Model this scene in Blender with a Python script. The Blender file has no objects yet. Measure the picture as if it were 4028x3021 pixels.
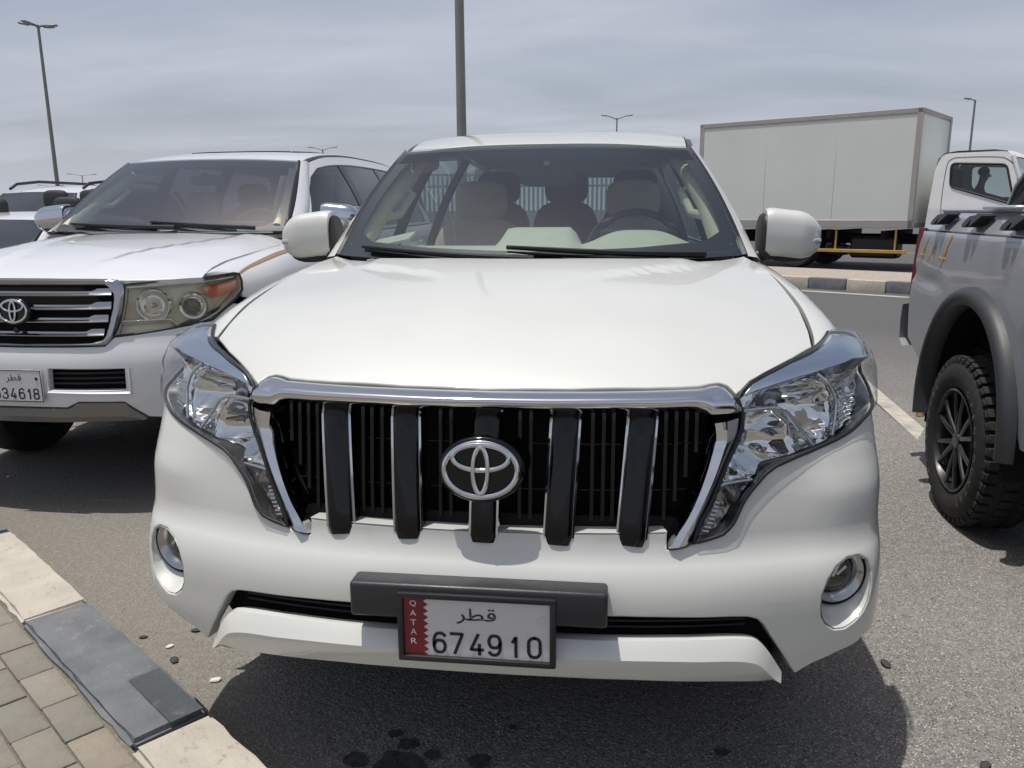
import bpy, bmesh, math, random
import numpy as np
from mathutils import Vector, Matrix
from mathutils.geometry import delaunay_2d_cdt

random.seed(7)
R = math.radians
SC = bpy.context.scene
COL = SC.collection

# ------------------------------------------------------------------ camera
cam_d = bpy.data.cameras.new('camera')
cam_d.sensor_fit = 'HORIZONTAL'; cam_d.sensor_width = 36.0
cam_d.lens = 36.0 * 3158.1 / 4028.0
cam_d.clip_start = 0.05; cam_d.clip_end = 3000
cam = bpy.data.objects.new('camera', cam_d); COL.objects.link(cam)
cam.location = (0.276, -1.645, 1.423)
def cam_matrix(yaw, pitch, roll):
    f = Vector((-math.sin(yaw)*math.cos(pitch), math.cos(yaw)*math.cos(pitch), -math.sin(pitch)))
    r = Vector((math.cos(yaw), math.sin(yaw), 0)); u = r.cross(f)
    r2 = r*math.cos(roll) + u*math.sin(roll); u2 = -r*math.sin(roll) + u*math.cos(roll)
    return Matrix((r2, u2, -f)).transposed()
cam.rotation_euler = cam_matrix(R(6.94), R(12.22), R(-0.35)).to_euler()
SC.camera = cam

# ------------------------------------------------------------------ sky and sun
SUN_TO = Vector((-0.20, -0.07, 1.0)).normalized()
elev = math.asin(SUN_TO.z); azim = math.atan2(SUN_TO.x, SUN_TO.y)
world = bpy.data.worlds.new('World'); SC.world = world; world.use_nodes = True
nt = world.node_tree; nt.nodes.clear()
def N(tree, kind, **kw):
    n = tree.nodes.new(kind)
    for k, v in kw.items(): setattr(n, k, v)
    return n
sky = N(nt, 'ShaderNodeTexSky'); sky.sky_type = 'NISHITA'; sky.sun_disc = False
sky.sun_elevation = elev; sky.sun_rotation = azim
sky.air_density = 1.0; sky.dust_density = 3.0; sky.ozone_density = 1.5
tc = N(nt, 'ShaderNodeTexCoord')
sep = N(nt, 'ShaderNodeSeparateXYZ'); nt.links.new(tc.outputs['Generated'], sep.inputs[0])
mx = N(nt, 'ShaderNodeMath', operation='MAXIMUM'); mx.inputs[1].default_value = 0.0
nt.links.new(sep.outputs[2], mx.inputs[0])
ad = N(nt, 'ShaderNodeMath', operation='ADD'); ad.inputs[1].default_value = 0.16
nt.links.new(mx.outputs[0], ad.inputs[0])
dv = N(nt, 'ShaderNodeVectorMath', operation='DIVIDE')
cmb = N(nt, 'ShaderNodeCombineXYZ')
for i in range(3): nt.links.new(ad.outputs[0], cmb.inputs[i])
nt.links.new(tc.outputs['Generated'], dv.inputs[0]); nt.links.new(cmb.outputs[0], dv.inputs[1])
mp = N(nt, 'ShaderNodeMapping'); mp.inputs['Scale'].default_value = (0.62, 1.25, 0.0)
mp.inputs['Rotation'].default_value = (0, 0, R(-28)); mp.inputs['Location'].default_value = (1.7, 0.6, 0)
nt.links.new(dv.outputs[0], mp.inputs[0])
cl = N(nt, 'ShaderNodeTexNoise'); cl.inputs['Scale'].default_value = 1.15; cl.inputs['Detail'].default_value = 6.0
cl.inputs['Roughness'].default_value = 0.52; cl.inputs['Distortion'].default_value = 0.35
nt.links.new(mp.outputs[0], cl.inputs['Vector'])
cr = N(nt, 'ShaderNodeMapRange'); cr.inputs['From Min'].default_value = 0.32; cr.inputs['From Max'].default_value = 0.72
cr.inputs['To Min'].default_value = 0.40; cr.inputs['To Max'].default_value = 0.95
nt.links.new(cl.outputs['Fac'], cr.inputs['Value'])
# the whole sky carries a thin high veil, denser near the horizon
hz = N(nt, 'ShaderNodeMapRange'); hz.inputs['From Min'].default_value = 0.0; hz.inputs['From Max'].default_value = 0.20
hz.inputs['To Min'].default_value = 0.97; hz.inputs['To Max'].default_value = 0.0
nt.links.new(mx.outputs[0], hz.inputs['Value'])
mxf = N(nt, 'ShaderNodeMath', operation='MAXIMUM')
thin = N(nt, 'ShaderNodeMapRange'); thin.inputs['From Min'].default_value = 0.30; thin.inputs['From Max'].default_value = 0.95
thin.inputs['To Min'].default_value = 1.0; thin.inputs['To Max'].default_value = 0.20
nt.links.new(mx.outputs[0], thin.inputs['Value'])
mth = N(nt, 'ShaderNodeMath', operation='MULTIPLY'); nt.links.new(cr.outputs[0], mth.inputs[0]); nt.links.new(thin.outputs[0], mth.inputs[1])
nt.links.new(mth.outputs[0], mxf.inputs[0]); nt.links.new(hz.outputs[0], mxf.inputs[1])
mixc = N(nt, 'ShaderNodeMix', data_type='RGBA')
nt.links.new(mxf.outputs[0], mixc.inputs['Factor'])
nt.links.new(sky.outputs[0], mixc.inputs['A']); mixc.inputs['B'].default_value = (5.95, 6.25, 7.1, 1)
bg = N(nt, 'ShaderNodeBackground'); bg.inputs['Strength'].default_value = 0.122
nt.links.new(mixc.outputs['Result'], bg.inputs['Color'])
wo = N(nt, 'ShaderNodeOutputWorld'); nt.links.new(bg.outputs[0], wo.inputs[0])

sun_d = bpy.data.lights.new('sun', 'SUN'); sun_d.energy = 4.8; sun_d.angle = R(0.53); sun_d.color = (1.0, 0.96, 0.90)
sun = bpy.data.objects.new('sun', sun_d); COL.objects.link(sun)
sun.rotation_euler = SUN_TO.to_track_quat('Z', 'Y').to_euler(); sun.location = (0, 0, 30)
SC.view_settings.view_transform = 'Standard'; SC.view_settings.look = 'None'
SC.view_settings.exposure = -0.36; SC.view_settings.gamma = 1.0
SC.cycles.max_bounces = 12; SC.cycles.transparent_max_bounces = 24
SC.cycles.use_denoising = True

# ------------------------------------------------------------------ materials
def mat(name, col, rough=0.5, metal=0.0, coat=0.0, coat_rough=0.03, var=0.0, vscale=8.0, bump=0.0, bscale=60.0,
        rvar=0.0, spec=0.5, col2=None, detail=4.0, emit=None):
    m = bpy.data.materials.new(name); m.use_nodes = True
    t = m.node_tree; b = t.nodes['Principled BSDF']
    b.inputs['Base Color'].default_value = (*col, 1); b.inputs['Roughness'].default_value = rough
    b.inputs['Metallic'].default_value = metal; b.inputs['Coat Weight'].default_value = coat
    b.inputs['Coat Roughness'].default_value = coat_rough; b.inputs['Specular IOR Level'].default_value = spec
    if emit: b.inputs['Emission Color'].default_value = (*col, 1); b.inputs['Emission Strength'].default_value = emit
    if var or rvar or bump or col2:
        tx = N(t, 'ShaderNodeTexCoord')
        n1 = N(t, 'ShaderNodeTexNoise'); n1.inputs['Scale'].default_value = vscale; n1.inputs['Detail'].default_value = detail
        t.links.new(tx.outputs['Object'], n1.inputs['Vector'])
        if var or col2:
            mr = N(t, 'ShaderNodeMapRange'); mr.inputs['From Min'].default_value = .3; mr.inputs['From Max'].default_value = .7
            t.links.new(n1.outputs['Fac'], mr.inputs['Value'])
            mi = N(t, 'ShaderNodeMix', data_type='RGBA'); t.links.new(mr.outputs[0], mi.inputs['Factor'])
            c2 = col2 or tuple(min(1, c*(1+var)) for c in col)
            c1 = col if col2 else tuple(c*(1-var) for c in col)
            mi.inputs['A'].default_value = (*c1, 1); mi.inputs['B'].default_value = (*c2, 1)
            t.links.new(mi.outputs['Result'], b.inputs['Base Color'])
        if rvar:
            m2 = N(t, 'ShaderNodeMapRange'); m2.inputs['From Min'].default_value = .3; m2.inputs['From Max'].default_value = .7
            m2.inputs['To Min'].default_value = max(0, rough-rvar); m2.inputs['To Max'].default_value = rough+rvar
            t.links.new(n1.outputs['Fac'], m2.inputs['Value']); t.links.new(m2.outputs[0], b.inputs['Roughness'])
        if bump:
            n2 = N(t, 'ShaderNodeTexNoise'); n2.inputs['Scale'].default_value = bscale; n2.inputs['Detail'].default_value = 5
            t.links.new(tx.outputs['Object'], n2.inputs['Vector'])
            bp = N(t, 'ShaderNodeBump'); bp.inputs['Strength'].default_value = bump; bp.inputs['Distance'].default_value = .01
            t.links.new(n2.outputs['Fac'], bp.inputs['Height']); t.links.new(bp.outputs[0], b.inputs['Normal'])
    return m

def glass(name, tint, f0=0.06, rough=0.0, refl=(1, 1, 1)):
    m = bpy.data.materials.new(name); m.use_nodes = True
    t = m.node_tree; t.nodes.clear()
    lw = N(t, 'ShaderNodeLayerWeight'); lw.inputs['Blend'].default_value = 0.5
    p = N(t, 'ShaderNodeMath', operation='POWER'); p.inputs[1].default_value = 5.0
    t.links.new(lw.outputs['Facing'], p.inputs[0])
    ma = N(t, 'ShaderNodeMath', operation='MULTIPLY_ADD'); ma.inputs[1].default_value = 1-f0; ma.inputs[2].default_value = f0
    t.links.new(p.outputs[0], ma.inputs[0])
    tr = N(t, 'ShaderNodeBsdfTransparent'); tr.inputs[0].default_value = (*tint, 1)
    gl = N(t, 'ShaderNodeBsdfGlossy'); gl.inputs[0].default_value = (*refl, 1); gl.inputs['Roughness'].default_value = rough
    mi = N(t, 'ShaderNodeMixShader'); t.links.new(ma.outputs[0], mi.inputs[0])
    t.links.new(tr.outputs[0], mi.inputs[1]); t.links.new(gl.outputs[0], mi.inputs[2])
    o = N(t, 'ShaderNodeOutputMaterial'); t.links.new(mi.outputs[0], o.inputs[0])
    return m

M = {}
M['paint'] = mat('pearl_white_paint', (.565, .572, .54), .46, metal=.0, coat=1.0, coat_rough=.02, var=.02, vscale=3, rvar=.04)
M['paint2'] = mat('white_paint', (.64, .65, .67), .4, metal=.0, coat=1.0, coat_rough=.02, var=.015, vscale=3)
M['grey_paint'] = mat('grey_metallic_paint', (.30, .315, .34), .4, metal=.12, coat=.9, coat_rough=.04, var=.05, vscale=5, rvar=.05)
M['truck_white'] = mat('truck_white_paint', (.72, .72, .71), .4, coat=.3, var=.04, vscale=4)
M['chrome'] = mat('chrome', (.62, .63, .65), .07, metal=1)
M['chrome_dull'] = mat('dull_chrome', (.42, .42, .43), .2, metal=1)
M['silver'] = mat('silver_trim', (.62, .66, .72), .17, metal=1)
M['reflector'] = mat('lamp_reflector', (.78, .79, .80), .05, metal=1)
M['reflector_old'] = mat('aged_lamp_reflector', (.62, .57, .46), .16, metal=1)
M['black_gloss'] = mat('gloss_black', (.002, .0025, .004), .10, spec=.42)
M['black'] = mat('black_plastic', (.012, .012, .014), .45)
M['void'] = mat('shadow_black', (.003, .003, .003), .9)
M['bracket'] = mat('grey_black_bracket', (.02, .022, .026), .42, rvar=.06, vscale=40, bump=.06, bscale=300)
M['trim'] = mat('rubber_trim', (.014, .015, .017), .5)
M['drip'] = mat('roof_strip', (.075, .07, .062), .55)
M['glass'] = glass('windscreen_glass', (.66, .75, .74), .13)
M['glass_lc'] = glass('windscreen_glass_hazy', (.60, .68, .68), .20, .0)
M['glass_dark'] = glass('tinted_glass', (.10, .095, .105), .09)
M['glass_side'] = glass('side_glass', (.50, .56, .56), .06)
M['glass_clear'] = glass('lamp_lens', (.93, .94, .94), .05)
M['glass_old'] = glass('yellowed_lamp_lens', (.94, .92, .84), .07)
M['amber'] = mat('amber_lens', (.55, .10, .015), .12, coat=.8)
M['red'] = mat('red_lens', (.25, .006, .012), .12, coat=.9)
M['rubber'] = mat('tyre_rubber', (.016, .016, .016), .78, var=.35, vscale=30, bump=.15, bscale=180)
M['rim'] = mat('black_alloy', (.012, .012, .013), .38, coat=.4)
M['alloy'] = mat('silver_alloy', (.45, .45, .46), .3, metal=1)
M['beige'] = mat('beige_trim', (.52, .47, .36), .65, var=.05, vscale=20)
M['dash'] = mat('pale_dashboard', (.56, .54, .43), .7, var=.05, vscale=20)
M['seat'] = mat('beige_seat', (.52, .49, .41), .8, var=.08, vscale=15)
M['dark'] = mat('dark_interior', (.02, .022, .025), .7)
M['headliner'] = mat('headliner', (.20, .20, .18), .9)
M['plate'] = mat('plate_white', (.55, .55, .55), .4)
M['plate_black'] = mat('plate_black', (.006, .006, .006), .35)
M['maroon'] = mat('plate_maroon', (.17, .008, .016), .4)
M['letter'] = mat('plate_letter', (.66, .60, .62), .4)
M['steel'] = mat('galvanised_pole', (.22, .22, .205), .45, metal=.35, var=.1, vscale=2)
M['lampgrey'] = mat('lamp_head_grey', (.30, .31, .32), .5)
M['boxpanel'] = mat('truck_box_panel', (.62, .645, .61), .5, var=.03, vscale=1.2)
M['boxframe'] = mat('truck_box_frame', (.36, .34, .315), .55, metal=.2, var=.06, vscale=3)
M['yellow'] = mat('yellow_guard', (.50, .30, .06), .5, var=.1, vscale=6)
M['skin'] = mat('skin', (.20, .11, .07), .6)
M['cloth'] = mat('dark_shirt', (.02, .02, .025), .9)
M['hair'] = mat('black_hair', (.008, .007, .006), .8)
M['orange'] = mat('decal_orange', (.62, .15, .05), .5, col2=(.75, .30, .06), vscale=14)
M['gold'] = mat('stripe_brown', (.30, .19, .10), .4)
M['wood'] = mat('yellow_brown_wood', (.36, .19, .05), .7, var=.2, vscale=25)
M['fence'] = mat('fence_grey', (.42, .45, .44), .6, metal=.1)
M['concrete'] = mat('concrete', (.30, .29, .27), .85, var=.12, vscale=5)
# ------------------------------------------------------------------ mesh helpers
class MB:
    def __init__(s): s.v = []; s.f = []
    def add(s, vs, fs):
        o = len(s.v); s.v += [tuple(map(float, p)) for p in vs]; s.f += [tuple(i+o for i in f) for f in fs]; return s
    def box(s, c, size, bev=0.0, rot=None, seg=1):
        bm = bmesh.new(); bmesh.ops.create_cube(bm, size=1.0)
        for v in bm.verts: v.co = Vector((v.co.x*size[0], v.co.y*size[1], v.co.z*size[2]))
        if bev: bmesh.ops.bevel(bm, geom=bm.edges[:], offset=bev, segments=seg, affect='EDGES', profile=.5)
        mt = Matrix.Translation(c) @ (rot.to_4x4() if rot is not None else Matrix.Identity(4))
        bm.verts.index_update()
        s.add([mt @ v.co for v in bm.verts], [[v.index for v in f.verts] for f in bm.faces]); bm.free(); return s
    def grid(s, P, closed=False, flip=False):
        n, m = len(P), len(P[0]); fs = []
        for i in range(n-1):
            for j in range(m if closed else m-1):
                k = (j+1) % m
                q = (i*m+j, i*m+k, (i+1)*m+k, (i+1)*m+j)
                fs.append(q[::-1] if flip else q)
        return s.add([p for r in P for p in r], fs)
    def tube(s, pts, r, n=8, closed=False, cap=True, flat=1.0, up=None):
        pts = [Vector(p) for p in pts]; L = len(pts); rr = r if isinstance(r, (list, tuple)) else [r]*L
        ring = []; prev = None
        for i, p in enumerate(pts):
            a = pts[(i-1) % L] if (closed or i > 0) else p; b = pts[(i+1) % L] if (closed or i < L-1) else p
            t = (b-a).normalized()
            x = Vector(up) if up is not None else prev
            if x is None: x = Vector((0, 0, 1)) if abs(t.z) < .9 else Vector((1, 0, 0))
            x = (x - t*x.dot(t)).normalized(); y = t.cross(x); prev = x
            ring.append([p + (x*math.cos(2*math.pi*k/n)*flat + y*math.sin(2*math.pi*k/n))*rr[i] for k in range(n)])
        if closed: ring.append(ring[0])
        o = len(s.v); s.grid(ring, closed=True)
        if cap and not closed:
            s.f.append(tuple(o+k for k in range(n))[::-1]); s.f.append(tuple(o+(L-1)*n+k for k in range(n)))
        return s
    def sweep(s, pts, prof, up=(0, 0, 1), cap=True):
        # prof: list of (a,b): a along up', b along side
        pts = [Vector(p) for p in pts]; L = len(pts); ring = []
        for i, p in enumerate(pts):
            t = (pts[min(i+1, L-1)]-pts[max(i-1, 0)]).normalized()
            u = Vector(up); u = (u-t*u.dot(t)).normalized(); w = t.cross(u)
            ring.append([p+u*a+w*b for a, b in prof])
        o = len(s.v); n = len(prof); s.grid(ring, closed=True)
        if cap: s.f.append(tuple(o+k for k in range(n))[::-1]); s.f.append(tuple(o+(L-1)*n+k for k in range(n)))
        return s
    def lathe(s, prof, n=32, c=(0, 0, 0), axis='x'):
        # prof: list of (r, h) with h along axis
        ring = []
        for r, h in prof:
            row = []
            for k in range(n):
                a = 2*math.pi*k/n; p = (h, r*math.cos(a), r*math.sin(a))
                if axis == 'y': p = (r*math.cos(a), h, r*math.sin(a))
                if axis == 'z': p = (r*math.cos(a), r*math.sin(a), h)
                row.append((p[0]+c[0], p[1]+c[1], p[2]+c[2]))
            ring.append(row)
        return s.grid(ring, closed=True)
    def ell(s, c, rad, n=20, m=12, e=1.0, rot=None):
        P = []
        f = lambda v: math.copysign(abs(v)**e, v)
        for i in range(m+1):
            th = -math.pi/2+math.pi*i/m; row = []
            for j in range(n):
                a = 2*math.pi*j/n
                p = Vector((rad[0]*f(math.cos(th))*f(math.cos(a)), rad[1]*f(math.cos(th))*f(math.sin(a)), rad[2]*f(math.sin(th))))
                if rot is not None: p = rot @ p
                row.append(p+Vector(c))
            P.append(row)
        return s.grid(P, closed=True)
    def prism(s, poly, fn, d):
        # poly 2d -> fn(a,b,depth)
        n = len(poly); a = [fn(p[0], p[1], 0) for p in poly]; b = [fn(p[0], p[1], d) for p in poly]
        return s.add(a+b, [tuple(range(n)), tuple(range(2*n-1, n-1, -1))]+[(i, i+n, (i+1) % n+n, (i+1) % n) for i in range(n)])

def link(name, me, parent=None):
    o = bpy.data.objects.new(name, me); COL.objects.link(o)
    if parent is not None: o.parent = parent
    return o
def fixn(me):
    bm = bmesh.new(); bm.from_mesh(me); bmesh.ops.recalc_face_normals(bm, faces=bm.faces[:]); bm.to_mesh(me); bm.free()
def obj(name, mb, m, parent=None, smooth=38, fix=True):
    me = bpy.data.meshes.new(name); me.from_pydata(mb.v, [], mb.f); me.update()
    if fix: fixn(me)
    if smooth:
        me.polygons.foreach_set('use_smooth', [True]*len(me.polygons)); me.set_sharp_from_angle(angle=R(smooth))
    me.materials.append(M[m] if isinstance(m, str) else m); me.update()
    return link(name, me, parent)
def thing(name, label, cat, loc=(0, 0, 0), rotz=0.0, group=None):
    o = link(name, None); o.location = loc; o.rotation_euler = (0, 0, rotz); tag(o, label, cat, group); return o
def tag(o, label, cat, group=None):
    o['label'] = label; o['category'] = cat
    if group: o['group'] = group
    return o
def struct(name, mb, m, smooth=0):
    o = obj(name, mb, m, None, smooth); o['kind'] = 'structure'; return o
def group_node(name, parent):
    return link(name, None, parent)

def pch(xs, ys):
    xs = np.array(xs, float); ys = np.array(ys, float); h = np.diff(xs); d = np.diff(ys)/h
    m = np.zeros_like(ys); m[1:-1] = (d[:-1]*h[1:]+d[1:]*h[:-1])/(h[1:]+h[:-1]); m[0] = d[0]; m[-1] = d[-1]
    for i in range(1, len(xs)-1):
        m[i] = 0 if d[i-1]*d[i] <= 0 else np.sign(m[i])*min(abs(m[i]), 3*min(abs(d[i-1]), abs(d[i])))
    def f(x):
        x = np.asarray(x, float); i = np.clip(np.searchsorted(xs, x)-1, 0, len(xs)-2); t = (x-xs[i])/h[i]; q = np.clip(t, 0, 1)
        r = (2*q**3-3*q**2+1)*ys[i]+(q**3-2*q**2+q)*h[i]*m[i]+(-2*q**3+3*q**2)*ys[i+1]+(q**3-q**2)*h[i]*m[i+1]
        return r+np.where(t < 0, t*h[i]*m[0], 0)+np.where(t > 1, (t-1)*h[i]*m[-1], 0)
    return f
def sstep(x, a, b):
    t = np.clip((x-a)/(b-a), 0, 1); return t*t*(3-2*t)
def normals(surf, U, V, e=2e-3):
    a = surf(U+e, V)-surf(U-e, V); b = surf(U, V+e)-surf(U, V-e); n = np.cross(a, b)
    return n/np.maximum(np.linalg.norm(n, axis=-1, keepdims=True), 1e-12)
def densify(poly, step, closed=True):
    out = []; n = len(poly)
    for i in range(n if closed else n-1):
        a = np.array(poly[i], float); b = np.array(poly[(i+1) % n], float); k = max(1, int(math.ceil(np.hypot(*(b-a))/step)))
        for j in range(k): out.append(a+(b-a)*j/k)
    if not closed: out.append(np.array(poly[-1], float))
    return np.array(out)
def smooth_curve(pts, n=40):
    pts = np.array(pts, float); d = np.concatenate([[0], np.cumsum(np.linalg.norm(np.diff(pts, axis=0), axis=1))])
    fs = [pch(d, pts[:, k]) for k in range(pts.shape[1])]; t = np.linspace(0, d[-1], n)
    return np.stack([f(t) for f in fs], -1)
def inside(P, poly):
    x, y = P[:, 0], P[:, 1]; c = np.zeros(len(P), bool); n = len(poly)
    for i in range(n):
        x1, y1 = poly[i]; x2, y2 = poly[(i+1) % n]
        if y1 == y2: continue
        k = ((y1 > y) != (y2 > y)) & (x < (x2-x1)*(y-y1)/(y2-y1)+x1); c ^= k
    return c
def dist_poly(P, poly):
    best = np.full(len(P), 1e9); n = len(poly)
    for i in range(n):
        a = poly[i]; b = poly[(i+1) % n]; ab = b-a; t = np.clip(((P-a)@ab)/max(ab@ab, 1e-12), 0, 1)
        best = np.minimum(best, np.linalg.norm(P-(a+t[:, None]*ab), axis=1))
    return best
def panel(name, poly, surf, m, parent, step=.04, holes=(), thick=.014, off=0.0, mirror=False, gap=.0015, r=.003, flat=False, edge_step=None):
    """a sheet-metal panel cut out of a curved surface, with a rounded folded edge"""
    es = edge_step or step*.7
    loops = [densify(poly, es)]+[densify(h, es*.7) for h in holes]
    area = lambda q: .5*np.sum(q[:, 0]*np.roll(q[:, 1], -1)-np.roll(q[:, 0], -1)*q[:, 1])
    if area(loops[0]) < 0: loops[0] = loops[0][::-1]
    for i in range(1, len(loops)):
        if area(loops[i]) > 0: loops[i] = loops[i][::-1]
    lo = loops[0].min(0); hi = loops[0].max(0)
    gx, gy = np.meshgrid(np.arange(lo[0]+step*.5, hi[0], step), np.arange(lo[1]+step*.5, hi[1], step))
    G = np.stack([gx.ravel(), gy.ravel()], -1)
    if len(G): G = G[inside(G, loops[0])]
    for h in loops[1:]:
        if len(G): G = G[~inside(G, h)]
    for h in loops:
        if len(G): G = G[dist_poly(G, h) > step*.35]
    pts = np.concatenate(loops+[G]) if len(G) else np.concatenate(loops)
    edges = []; o = 0; spans = []
    for h in loops:
        k = len(h); edges += [(o+i, o+(i+1) % k) for i in range(k)]; spans.append((o, k)); o += k
    res = delaunay_2d_cdt([Vector(p) for p in pts], edges, [], 0, 1e-7)
    vo = np.array([list(v) for v in res[0]]); fo = res[2]
    cen = np.array([vo[list(f)].mean(0) for f in fo]); keep = inside(cen, loops[0])
    for h in loops[1:]: keep &= ~inside(cen, h)
    fs = [tuple(f) for f, k in zip(fo, keep) if k]
    orig = res[3]
    new_of = {}
    for i, lst in enumerate(orig):
        for k in lst: new_of[k] = i
    U, V = vo[:, 0], vo[:, 1]
    P = surf(U, V); Nn = normals(surf, U, V); P = P+off*Nn
    verts = [p for p in P]; nor = [n for n in Nn]
    for (o, k) in spans:
        ids = [new_of[o+i] for i in range(k)]
        Q = P[ids].copy(); NQ = Nn[ids]
        T = np.roll(Q, -1, 0)-np.roll(Q, 1, 0); T /= np.maximum(np.linalg.norm(T, axis=1, keepdims=True), 1e-9)
        B = np.cross(T, NQ)            # outward for ccw loop
        for i, a in enumerate(ids): verts[a] = Q[i]-(gap+r)*B[i]
        b0 = len(verts)
        for i in range(k): verts.append(Q[i]-gap*B[i]-r*NQ[i]); nor.append(B[i])
        for i in range(k): verts.append(Q[i]-gap*B[i]-(r+thick)*NQ[i]); nor.append(B[i])
        for i in range(k):
            j = (i+1) % k
            fs.append((ids[j], ids[i], b0+i, b0+j)); fs.append((b0+j, b0+i, b0+k+i, b0+k+j))
    verts = np.array(verts); nor = np.array(nor)
    if mirror:
        verts = verts*[-1, 1, 1]; nor = nor*[-1, 1, 1]; fs = [f[::-1] for f in fs]
    me = bpy.data.meshes.new(name); me.from_pydata([tuple(v) for v in verts], [], fs); me.update()
    me.materials.append(M[m] if isinstance(m, str) else m)
    if not flat:
        me.polygons.foreach_set('use_smooth', [True]*len(me.polygons))
        me.normals_split_custom_set_from_vertices([tuple(n) for n in nor])
    return link(name, me, parent)
def loft(name, curves, surf, m, parent, mirror=False, n=60, smooth=30, close_ends=False, both=False):
    """curves: list of (param polyline, offset); joined row to row on the surface"""
    rows = []
    for c, off in curves:
        q = smooth_curve(c, n)
        if both: q = np.concatenate([(q*[-1, 1])[::-1][:-1], q])
        p = surf(q[:, 0], q[:, 1])+normals(surf, q[:, 0], q[:, 1])*off
        if mirror: p = p*[-1, 1, 1]
        rows.append(p)
    mb = MB(); mb.grid(rows)
    if close_ends:
        k = len(rows[0])
        mb.f.append(tuple(i*k for i in range(len(rows)))); mb.f.append(tuple(i*k+k-1 for i in range(len(rows)))[::-1])
    return obj(name, mb, m, parent, smooth)
def sym(half):
    """full outline from a half outline that starts and ends on the centre line"""
    h = [tuple(p) for p in half]; l = [(-a, b) for a, b in h[::-1] if abs(a) > 1e-6]
    return h+l
def on_surf(surf, pts, off=0.0, mirror=False):
    q = np.array(pts, float); p = surf(q[:, 0], q[:, 1])+normals(surf, q[:, 0], q[:, 1])*off
    return p*[-1, 1, 1] if mirror else p
def text_mesh(body, size=1.0, ext=0.0):
    c = bpy.data.curves.new('text', 'FONT'); c.body = body; c.size = size; c.extrude = ext
    c.align_x = 'CENTER'; c.align_y = 'CENTER'; c.resolution_u = 4
    o = bpy.data.objects.new('text', c); COL.objects.link(o); bpy.context.view_layer.update()
    me = bpy.data.meshes.new_from_object(o); bpy.data.objects.remove(o); bpy.data.curves.remove(c)
    return me
def text(name, body, m, parent, loc, w, h, ext=.001, sx=None, weight=0.0):
    """flat lettering in the xz plane facing -y, fitted to w x h"""
    c = bpy.data.curves.new('text', 'FONT'); c.body = body; c.size = 1.0; c.resolution_u = 4; c.offset = weight
    o = bpy.data.objects.new('text', c); COL.objects.link(o); bpy.context.view_layer.update()
    me = bpy.data.meshes.new_from_object(o); bpy.data.objects.remove(o); bpy.data.curves.remove(c)
    me.name = name
    co = np.array([v.co[:] for v in me.vertices]); lo = co.min(0); hi = co.max(0); ce = (lo+hi)/2
    sx = w/(hi[0]-lo[0]); sz = h/(hi[1]-lo[1])
    for v in me.vertices:
        x, y, z = v.co; v.co = ((x-ce[0])*sx, -.0, (y-ce[1])*sz)
    me.materials.clear(); me.materials.append(M[m])
    o = link(name, me, parent); o.location = loc
    return o

DG = {'0': [[(.5, 1), (.15, .93), (0, .75), (0, .25), (.15, .07), (.5, 0), (.85, .07), (1, .25), (1, .75), (.85, .93), (.5, 1.0)]],
      '1': [[(.0, .74), (.45, .86), (.95, 1.0), (.95, .5), (.95, 0)]],
      '3': [[(.02, .82), (.15, .95), (.5, 1), (.85, .93), (.95, .76), (.85, .58), (.5, .53), (.4, .53)], [(.4, .53), (.5, .53), (.88, .47), (1, .27), (.88, .07), (.5, 0), (.14, .06), (0, .2)]],
      '4': [[(.62, 1.0), (.3, .6), (0, .23), (.5, .23), (1.02, .23)], [(.74, .48), (.74, .2), (.74, 0)]],
      '5': [[(.92, 1.0), (.5, 1), (.12, 1), (.07, .75), (.03, .5)], [(.03, .5), (.2, .6), (.5, .64), (.85, .57), (1, .34), (.88, .09), (.5, 0), (.14, .05), (0, .18)]],
      '6': [[(.95, .88), (.78, .97), (.5, 1), (.16, .9), (.0, .6), (0, .3), (.14, .07), (.5, 0), (.86, .07), (1, .3), (.86, .55), (.5, .62), (.16, .56), (.01, .38)]],
      '7': [[(0, 1), (.5, 1), (1, 1), (.66, .5), (.32, 0)]],
      '8': [[(.5, .53), (.14, .60), (.06, .77), (.16, .94), (.5, 1), (.84, .94), (.94, .77), (.86, .60), (.5, .53)], [(.5, .53), (.12, .46), (0, .25), (.14, .06), (.5, 0), (.86, .06), (1, .25), (.88, .46), (.5, .53)]],
      '9': [[(.05, .12), (.22, .03), (.5, 0), (.84, .1), (1, .4), (1, .7), (.86, .93), (.5, 1), (.14, .93), (0, .7), (.14, .45), (.5, .38), (.84, .44), (.99, .62)]]}
SHARP = {'7', '4', '1', '5'}
def digit(ch, parent, c, w, h, r, m='plate_black'):
    mb = MB()
    for st in DG[ch]:
        p = np.array(st, float) if ch in SHARP and not (ch == '5' and len(st) > 5) else smooth_curve(st, 26)
        if ch in SHARP and not (ch == '5' and len(st) > 5): p = densify(p, .06, closed=False)
        q = [(c[0]+(a-.5)*(w-2*r), c[1], c[2]+(b-.5)*(h-2*r)) for a, b in p]
        n = len(q); L_, R_ = [], []
        for i in range(n):
            t = Vector(q[min(i+1, n-1)])-Vector(q[max(i-1, 0)]); t.normalize(); s = Vector((t.z, 0, -t.x))*r
            e = t*r*(-.8 if i == 0 else .8 if i == n-1 else 0); v = Vector(q[i])+e
            L_.append(v+s); R_.append(v-s)
        mb.grid([L_, R_])
    return obj('digit', mb, m, parent, 0, fix=False)

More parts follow.
